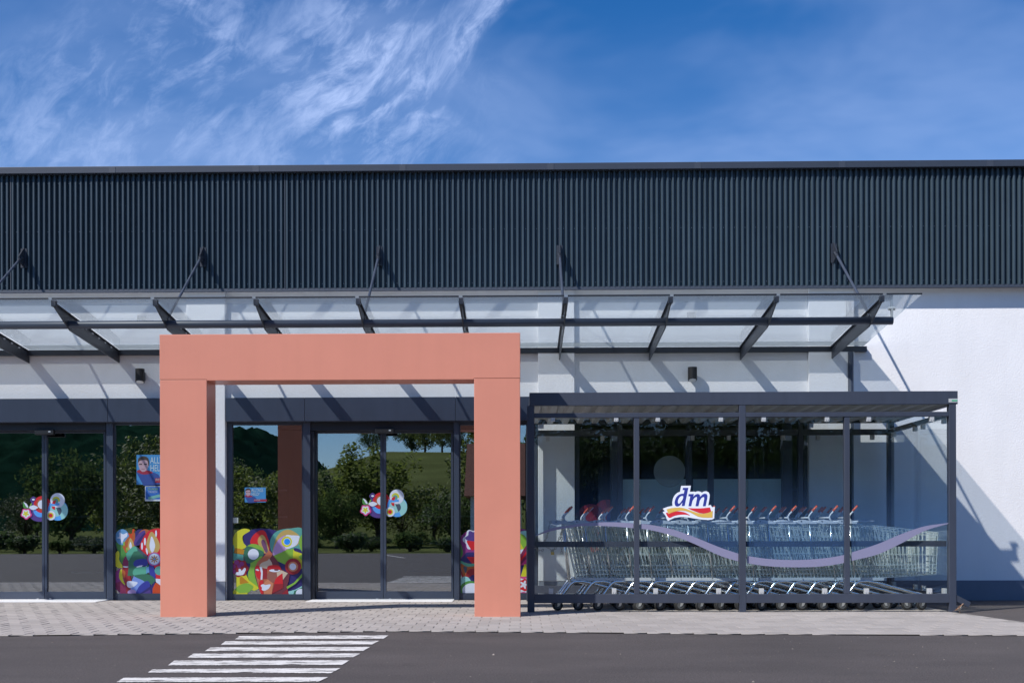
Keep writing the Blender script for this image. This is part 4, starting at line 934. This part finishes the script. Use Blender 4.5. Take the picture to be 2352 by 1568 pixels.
# ------------------------------------------------------------------ shopping carts
def cart_parts():
    H = {}
    hw_r, hw_f = 0.24, 0.165                      # half widths of the basket, rear and front
    rt, rb, ft, fb = (-.085, .868), (.045, .312), (.812, .772), (.800, .352)
    def pt(u, v, s, inset=0.0):                    # u 0 rear..1 front, v 0 bottom..1 top
        x = (rb[0]*(1-v) + rt[0]*v) * (1-u) + (fb[0]*(1-v) + ft[0]*v) * u
        z = (rb[1]*(1-v) + rt[1]*v) * (1-u) + (fb[1]*(1-v) + ft[1]*v) * u
        hw = (hw_r*(1-u) + hw_f*u) * (0.86 + .14*v) - inset
        return Vector((x, s * hw, z))
    b = MB(); r = .0041
    for s in (-1, 1):
        for v in (0, .08, .16, .24, .46, .78, .93, 1.0):
            b.tube([pt(0, v, s), pt(1, v, s)], r if 0 < v < 1 else .005, 4, False)
        for i in range(23):
            u = i / 22; b.tube([pt(u, 0, s), pt(u, 1, s)], r, 4, False)
        for u in (.12, .30): b.tube([pt(u + .12, 0, s), pt(u - .02, 1, s)], .0055, 5, False)
    for u in (0, 1):
        for v in (0, .14, .3, .46, .6, .74, .87, 1.0): b.tube([pt(u, v, -1), pt(u, v, 1)], r, 4, False)
        for i in range(1, 12):
            f = i / 12
            b.tube([pt(u, 0, -1).lerp(pt(u, 0, 1), f), pt(u, 1, -1).lerp(pt(u, 1, 1), f)], r * .9, 4, False)
    for i in range(1, 20): b.tube([pt(i/20, 0, -1), pt(i/20, 0, 1)], r, 4, False)
    for i in range(1, 10):
        f = i / 10; b.tube([pt(0, 0, -1).lerp(pt(0, 0, 1), f), pt(1, 0, -1).lerp(pt(1, 0, 1), f)], r, 4, False)
    H['basket'] = (b, M_steel, False)
    f = MB()
    for s in (-1, 1):
        p = [(-.125, s*.215, .115), (-.09, s*.215, .165), (-.02, s*.212, .262), (.02, s*.21, .288), (.10, s*.205, .290), (.20, s*.195, .272), (.45, s*.17, .205), (.66, s*.15, .150), (.675, s*.15, .115)]
        f.tube(p, .0155, 9)
        f.tube([(-.02, s*.205, .268), (-.085, s*.235, .868)], .008, 6)
    f.tube([(.675, -.15, .135), (.675, .15, .135)], .012, 8); f.tube([(.10, -.205, .29), (.10, .205, .29)], .011, 8); f.tube([(-.02, -.212, .262), (-.02, .212, .262)], .011, 8)
    f.tube([(.02, -.1, .285), (.62, -.07, .165)], .008, 6); f.tube([(.02, .1, .285), (.62, .07, .165)], .008, 6)
    H['frame'] = (f, M_chrome, True)
    k = MB()
    for s in (-1, 1): k.box(.03, .26, s*.212 - .006, s*.212 + .006, .296, .326)
    H['bumper_strip'] = (k, M_greyp, False)
    h = MB(); g = MB(); l = MB(); ll = MB()
    for s in (-1, 1):
        y = s * .235
        h.tube([(-.055, y, .878), (-.082, y, .905), (-.086, y, .932), (-.072, y, .956), (-.045, y, .985), (-.004, y, 1.028)], .0085, 8)
        g.tube([(-.052, y, .984), (-.004, y, 1.036)], [.012, .012], 8)
        l.prism([(-.205, .868), (-.195, .898), (-.15, .902), (-.05, .884), (.0, .872), (-.02, .858), (-.12, .862), (-.16, .856)], 'y', y - .017, y + .017)
        ll.tube([(-.165, y - .02, .884), (-.165, y - .0172, .884)], .007, 8)
        h.tube([(-.09, y, .882), (.16, y, .884)], .0075, 6)
    h.tube([(-.088, -.235, .92), (-.088, .235, .92)], .009, 8)
    H['handle'] = (h, M_lever, True); H['grip'] = (g, M_orange, True); H['coin_lock'] = (l, M_lever, False); H['rivet'] = (ll, M_hub, False)
    wl = MB(); wl.tube([(0, -.014, 0), (0, -.011, 0), (0, .011, 0), (0, .014, 0)], [.046, .052, .052, .046], 22)
    H['castor'] = (wl, M_rubber, True)
    hb = MB(); hb.tube([(0, -.0155, 0), (0, .0155, 0)], .034, 16); H['hub'] = (hb, M_hub, False)
    fk = MB()
    for s in (-1, 1):
        fk.prism([(-.008, -.012), (.014, -.006), (.045, .058), (.045, .072), (.006, .072)], 'y', s*.0205 - .002, s*.0205 + .002)
    fk.box(.004, .047, -.0235, .0235, .068, .074); fk.tube([(.026, 0, .07), (.026, 0, .095)], .010, 8)
    H['fork'] = (fk, M_fork, False)
    return H
CP = cart_parts(); CM = {}
for k, (b, m, s) in CP.items():
    o = b.build(k, m, None, smooth=s); CM[k] = o.data; bpy.data.objects.remove(o)
def mk(name, parent, loc=(0, 0, 0), rz=0.0):
    o = bpy.data.objects.new(name, CM[name]); col.objects.link(o); o.parent = parent; o.location = loc; o.rotation_euler = (0, 0, rz); return o
ORD = ['first', 'second', 'third', 'fourth', 'fifth', 'sixth', 'seventh', 'eighth', 'ninth', 'tenth', 'eleventh', 'twelfth', 'thirteenth', 'fourteenth', 'fifteenth']
rng = random.Random(21)
def cart(x, y, label, group):
    e = tag(empty('shopping_cart', (x, y, 0.0115)), label, 'shopping cart', group)
    mk('basket', e); mk('frame', e); mk('bumper_strip', e); h = mk('handle', e); mk('grip', h); lk = mk('coin_lock', e); mk('rivet', lk)
    for wx, wy in ((-.125, -.215), (-.125, .215), (.675, -.15), (.675, .15)):
        rz = rng.choice((0, 0, .25, -.4, math.pi, math.pi + .3, .7)) if wx > 0 else rng.uniform(-.5, .5)
        off = Matrix.Rotation(rz, 3, 'Z') @ Vector((-.026, 0, 0))
        wv = mk('castor', e, (wx + off.x, wy + off.y, .052), rz); mk('hub', wv); mk('fork', wv)
    return e
YC1 = 12.33; YC2 = YC1 + .60
xt = [X(1316 + 46.8 * i, YC1 - .235, 1167) for i in range(15)]
for i, x in enumerate(xt):
    lab = 'silver wire cart in the front row of the shelter, %s from the left' % ORD[i]
    if i == 0: lab = 'leftmost silver wire cart in the front row, a chain hanging from its lock'
    if i == 14: lab = 'rightmost silver wire cart in the front row, its whole basket showing'
    cart(x + rng.uniform(-.006, .006), YC1 + rng.uniform(-.008, .008), lab, 'shopping carts nested in the front row')
for i in range(15):
    cart(xt[i] + .01 + rng.uniform(-.01, .01), YC2 + rng.uniform(-.01, .01), 'silver wire cart in the rear row against the shop window, %s from the left' % ORD[i], 'shopping carts nested in the rear row')

# chain on the first cart
def chain(name, pts, label):
    pts = [Vector(p) for p in pts]; mb = MB(); L = 0.030; k = 0; acc = 0
    seg = []
    for a, b in zip(pts, pts[1:]):
        n = max(1, int((b - a).length / .021))
        for i in range(n): seg.append((a.lerp(b, i / n), (b - a).normalized()))
    for k, (c, d) in enumerate(seg):
        sd = d.cross(Vector((0, 1, 0)));
        if sd.length < .01: sd = Vector((1, 0, 0))
        sd.normalize(); up = Vector((0, 1, 0)) if k % 2 else sd
        ring = [c + d * (.015 * math.cos(g)) + up * (.0085 * math.sin(g)) for g in [2*math.pi*i/10 for i in range(11)]]
        mb.tube(ring, .0028, 5, False)
    return tag(mb.build(name, M_chain, smooth=True), label, 'chain')
yc = YC1 - .29
def Q(px, py, dy=0): return P(px, py, yc + dy)
chain('chain', [Q(1264,1199), Q(1260,1216), Q(1256,1232), Q(1252,1243), Q(1258,1256), Q(1268,1264), Q(1276,1258), Q(1281,1245), Q(1287,1230), Q(1291,1214)], 'slack steel chain looped below the first cart in the shelter')
chain('chain', [Q(1291,1213,.01), Q(1290,1236,.01), Q(1290,1273,.01)], 'short steel chain end dangling beside the first cart')
chain('chain', [Q(1229,1256,-.1), Q(1236,1263,-.08), Q(1246,1263,-.06), Q(1250,1258,-.05)], 'short steel chain around the left shelter post')
pl = MB(); c = Q(1269, 1268, -.012); pl.box(c.x - .016, c.x + .016, c.y - .007, c.y + .007, c.z - .024, c.z + .004)
e = tag(empty('padlock', tuple(c)), 'small brass padlock hanging on the slack chain', 'padlock'); pl.build('lock_body', M_brass, e)
b = MB(); b.tube([(c.x + .011 * math.cos(a), c.y, c.z + .004 + .016 * math.sin(a)) for a in [math.pi * i / 8 for i in range(9)]], .0025, 6); b.build('shackle', M_chain, e)

# ------------------------------------------------------------------ sparrow by the right post
def sparrow():
    c = G(2203.5, 1409.2, 0.004); s = 0.098
    M1 = mat('bird_brown', (0.13, 0.06, 0.03), .8, noise_amt=.3, noise_scale=90); M2 = mat('bird_belly', (0.42, 0.39, 0.33), .9); M3 = mat('bird_black', (0.012, 0.01, 0.01), .7); M4 = mat('bird_cap', (0.26, 0.17, 0.12), .8)
    mb = MB(); n = 14
    # spine from tail tip to beak: (along, height, half width, half height)
    sp = [(-.60,.20,.03,.012),(-.42,.27,.045,.02),(-.28,.33,.07,.05),(-.15,.40,.17,.15),(0,.46,.23,.21),(.14,.54,.24,.23),(.25,.65,.19,.19),(.31,.74,.14,.145),(.37,.82,.14,.135),(.43,.87,.10,.095),(.485,.875,.055,.05),(.52,.87,.03,.025),(.58,.865,.004,.004)]
    for x, z, wy, hz in sp:
        for j in range(n):
            g = 2 * math.pi * j / n; mb.v.append((x * s, wy * s * math.cos(g), z * s + hz * s * math.sin(g) * .95))
    for i in range(len(sp) - 1):
        for j in range(n):
            mb.f.append((i*n+j, i*n+(j+1) % n, (i+1)*n+(j+1) % n, (i+1)*n+j))
            g = (j + .5) / n
            if i >= 10: m = 2
            elif i >= 6 and .55 < g < .95: m = 2 if i >= 7 else 1
            elif i >= 7: m = 3
            elif .52 < g < .98: m = 1
            else: m = 0
            mb.m.append(m)
    e = tag(empty('sparrow', (c.x, c.y, .0115)), 'small brown sparrow standing beside the right foot of the shelter', 'bird')
    o = mb.build('body', [M1, M2, M3, M4], None, smooth=True); o.parent = e
    sbd = o.modifiers.new('sub', 'SUBSURF'); sbd.levels = 1; sbd.render_levels = 1
    for sgn in (-1, 1):
        b = MB(); b.prism([(-.40*s, .27*s), (-.1*s, .36*s), (.16*s, .50*s), (.14*s, .64*s), (0, .58*s), (-.22*s, .42*s)], 'y', sgn*.20*s, sgn*.245*s); o = b.build('wing', M1, None); o.parent = e
        b = MB(); b.prism([(-.05*s, .45*s), (.05*s, .50*s), (.04*s, .53*s), (-.06*s, .48*s)], 'y', sgn*.246*s, sgn*.25*s); o2 = b.build('wing_bar', M2, None); o2.parent = o
        b = MB(); b.tube([(.02*s, sgn*.07*s, .35*s), (.05*s, sgn*.07*s, .18*s), (.03*s, sgn*.07*s, .01*s)], .011*s, 5)
        for a in (-.45, 0, .45): b.tube([(.03*s, sgn*.07*s, .015*s), (.03*s + .13*s*math.cos(a), sgn*.07*s + .13*s*math.sin(a), .01*s)], .009*s, 4)
        o = b.build('leg', M4, None); o.parent = e
        b = MB(); b.tube([(.42*s, sgn*.085*s, .89*s), (.42*s, sgn*.105*s, .89*s)], .016*s, 8); o = b.build('eye', M3, None); o.parent = e
    e.rotation_euler = (0, R(-4), R(-38))
sparrow()

# ------------------------------------------------------------------ what stands opposite the shop, mirrored in the glass
def tree_meshes(seed, leafm, hgt, cr, nclump, per, trunk_h):
    rg = random.Random(seed); tr = MB()
    tr.tube([(0, 0, -.3), (.05, 0, trunk_h * .6), (-.03, .05, trunk_h), (0, 0, hgt * .75)], [.22, .16, .13, .04], 9)
    cl = []
    for i in range(nclump):
        while True:
            p = Vector((rg.uniform(-1, 1), rg.uniform(-1, 1), rg.uniform(-1, 1)))
            if p.length < 1: break
        c = Vector((p.x * cr, p.y * cr, trunk_h + (hgt - trunk_h) * (.5 + .5 * p.z))); cl.append(c)
        if i < 7: tr.tube([(0, 0, trunk_h * (.7 + .05 * i)), c * .5 + Vector((0, 0, trunk_h * .45)), c], [.09, .05, .015], 6)
    lf = MB()
    for c in cl:
        rr = cr * rg.uniform(.22, .42)
        for k in range(per):
            d = Vector((rg.gauss(0, 1), rg.gauss(0, 1), rg.gauss(0, .8))); d = d.normalized() * rr * rg.random() ** .4; p = c + d
            a = Vector((rg.gauss(0, 1), rg.gauss(0, 1), rg.gauss(0, 1))).normalized(); b2 = a.orthogonal().normalized(); z = rg.uniform(.10, .2)
            lf.add([p - a*z, p + b2*z*.5, p + a*z, p - b2*z*.5], [(0, 1, 2, 3)])
    o1 = tr.build('trunk', M_bark); o2 = lf.build('crown', leafm); m1, m2 = o1.data, o2.data
    bpy.data.objects.remove(o1); bpy.data.objects.remove(o2); return m1, m2
TM = [tree_meshes(1, M_leaf, 6.5, 2.3, 46, 80, 1.4), tree_meshes(2, M_leafd, 6.0, 2.8, 60, 80, 1.0), tree_meshes(3, M_leaf, 5.0, 2.6, 40, 70, 1.3)]
for m in (M_leaf, M_leafd):
    t = m.node_tree; p = t.nodes['Principled BSDF']; p.inputs['Transmission Weight'].default_value = 0
    tl_ = t.nodes.new('ShaderNodeBsdfTranslucent'); mxs = t.nodes.new('ShaderNodeMixShader'); mxs.inputs[0].default_value = 0.5
    t.links.new(p.inputs['Base Color'].links[0].from_socket, tl_.inputs[0]); t.links.new(p.outputs[0], mxs.inputs[1]); t.links.new(tl_.outputs[0], mxs.inputs[2])
    t.links.new(mxs.outputs[0], t.nodes['Material Output'].inputs[0])
BM = tree_meshes(5, M_leafd, 2.2, 1.7, 36, 60, 0.1)
def where(px):
    return 'the left doors' if px < 250 else 'the side window left of the portal' if px < 440 else 'the narrow window inside the portal' if px < 710 else 'the sliding doors inside the portal' if px < 1045 else 'the shop window behind the shelter'
def mirrored(px, d): return (px - 1180.0) / 2785.0 * d, -(d - 2 * YPANE)
rng = random.Random(77)
tl = [(140, 64, 1, .82), (225, 75, 0, .75), (30, 80, 1, .6), (300, 70, 0, 1.0), (352, 66, 0, 1.05), (420, 80, 2, .9), (575, 78, 0, .85), (640, 72, 2, .9), (690, 84, 1, .8), (60, 110, 0, .8), (500, 95, 1, .9), (755, 68, 1, .55), (850, 72, 0, 1.05), (905, 76, 2, .7), (980, 74, 2, .72), (1030, 66, 1, .6), (1090, 72, 0, .9), (960, 190, 2, 1.0), (1000, 185, 0, .9), (1040, 188, 2, 1.1), (840, 200, 1, .8), (930, 196, 1, .9), (1085, 180, 0, 1.0), (1250, 80, 1, 1.2), (1345, 74, 1, 1.15), (1440, 78, 1, 1.25), (1540, 73, 1, 1.2), (1640, 77, 1, 1.3), (1740, 72, 1, 1.15), (1840, 78, 1, 1.25), (1940, 74, 1, 1.2), (-150, 70, 0, 1.1), (-300, 80, 1, 1.2)]  # dark row behind the shelter window is added to keep its reflection dark
for px, d, k, s in tl:
    x, y = mirrored(px, d); g = meadow_h(x, y)
    e = tag(empty('leafy_tree', (x, y, g)), ('small tree on the meadow ridge, mirrored in ' if d > 150 else 'dark dense tree, mirrored in ' if k == 1 else 'light green loose tree, mirrored in ') + where(px), 'tree', 'trees mirrored in the shop glass')
    e.scale = (s, s, s * rng.uniform(.9, 1.1)); e.rotation_euler = (0, 0, rng.uniform(0, 6.28))
    for nm, me in zip(('trunk', 'crown'), TM[k]): o = bpy.data.objects.new(nm, me); col.objects.link(o); o.parent = e
for i in range(22):
    px = -200 + i * 75 + rng.uniform(-20, 20); d = rng.uniform(52, 58); x, y = mirrored(px, d)
    e = tag(empty('hedge_bush', (x, y, 0)), 'dark low bush mirrored in ' + where(px), 'bush', 'bushes mirrored in the shop glass')
    s = rng.uniform(.3, .55); e.scale = (s * 1.3, s, s * .8); e.rotation_euler = (0, 0, rng.uniform(0, 6.28))
    for nm, me in zip(('trunk', 'crown'), BM): o = bpy.data.objects.new(nm, me); col.objects.link(o); o.parent = e
# a house at the edge of the car park
x, y = mirrored(1150, 62)
e = tag(empty('farm_house', (x, y, 0)), 'house with red tiled roof mirrored at the edge of the door glass', 'house')
b = MB(); b.box(x - 1.9, x + .7, y - 6, y, -.2, 2.9); b.build('wall', M_render, e)
b = MB(); b.prism([(y - 6.5, 2.7), (y + .5, 2.7), (y - 3, 5.6)], 'x', x - 2.2, x + 1.0); b.build('roof', M_roof, e)

# ------------------------------------------------------------------ grit and bits of leaf on the tarmac and paving
rng = random.Random(303); mb = MB()
for i in range(260):
    px, py = rng.uniform(-60, 2420), 1452 + 120 * rng.random() ** 1.3
    p = G(px, py); r = rng.uniform(.002, .006) * (1.8 if rng.random() < .06 else 1)
    if p.y > edge_y(p.x) - .02: z = .011
    else: z = .001
    a = rng.uniform(0, 6.28); pts = [(p.x + r*math.cos(a + k*2.09)*rng.uniform(.7, 1.5), p.y + r*math.sin(a + k*2.09)*rng.uniform(.7, 1.5), z) for k in range(3)]
    mb.add(pts + [(p.x, p.y, z + r * rng.uniform(.4, 1.0))], [(0, 1, 2), (0, 1, 3), (1, 2, 3), (2, 0, 3)])
o = mb.build('road_grit', mat('grit', (0.17, 0.15, 0.13), .9, island=.6)); o['kind'] = 'stuff'; o['label'] = 'scattered pale grit and crumbs on the tarmac'; o['category'] = 'grit'
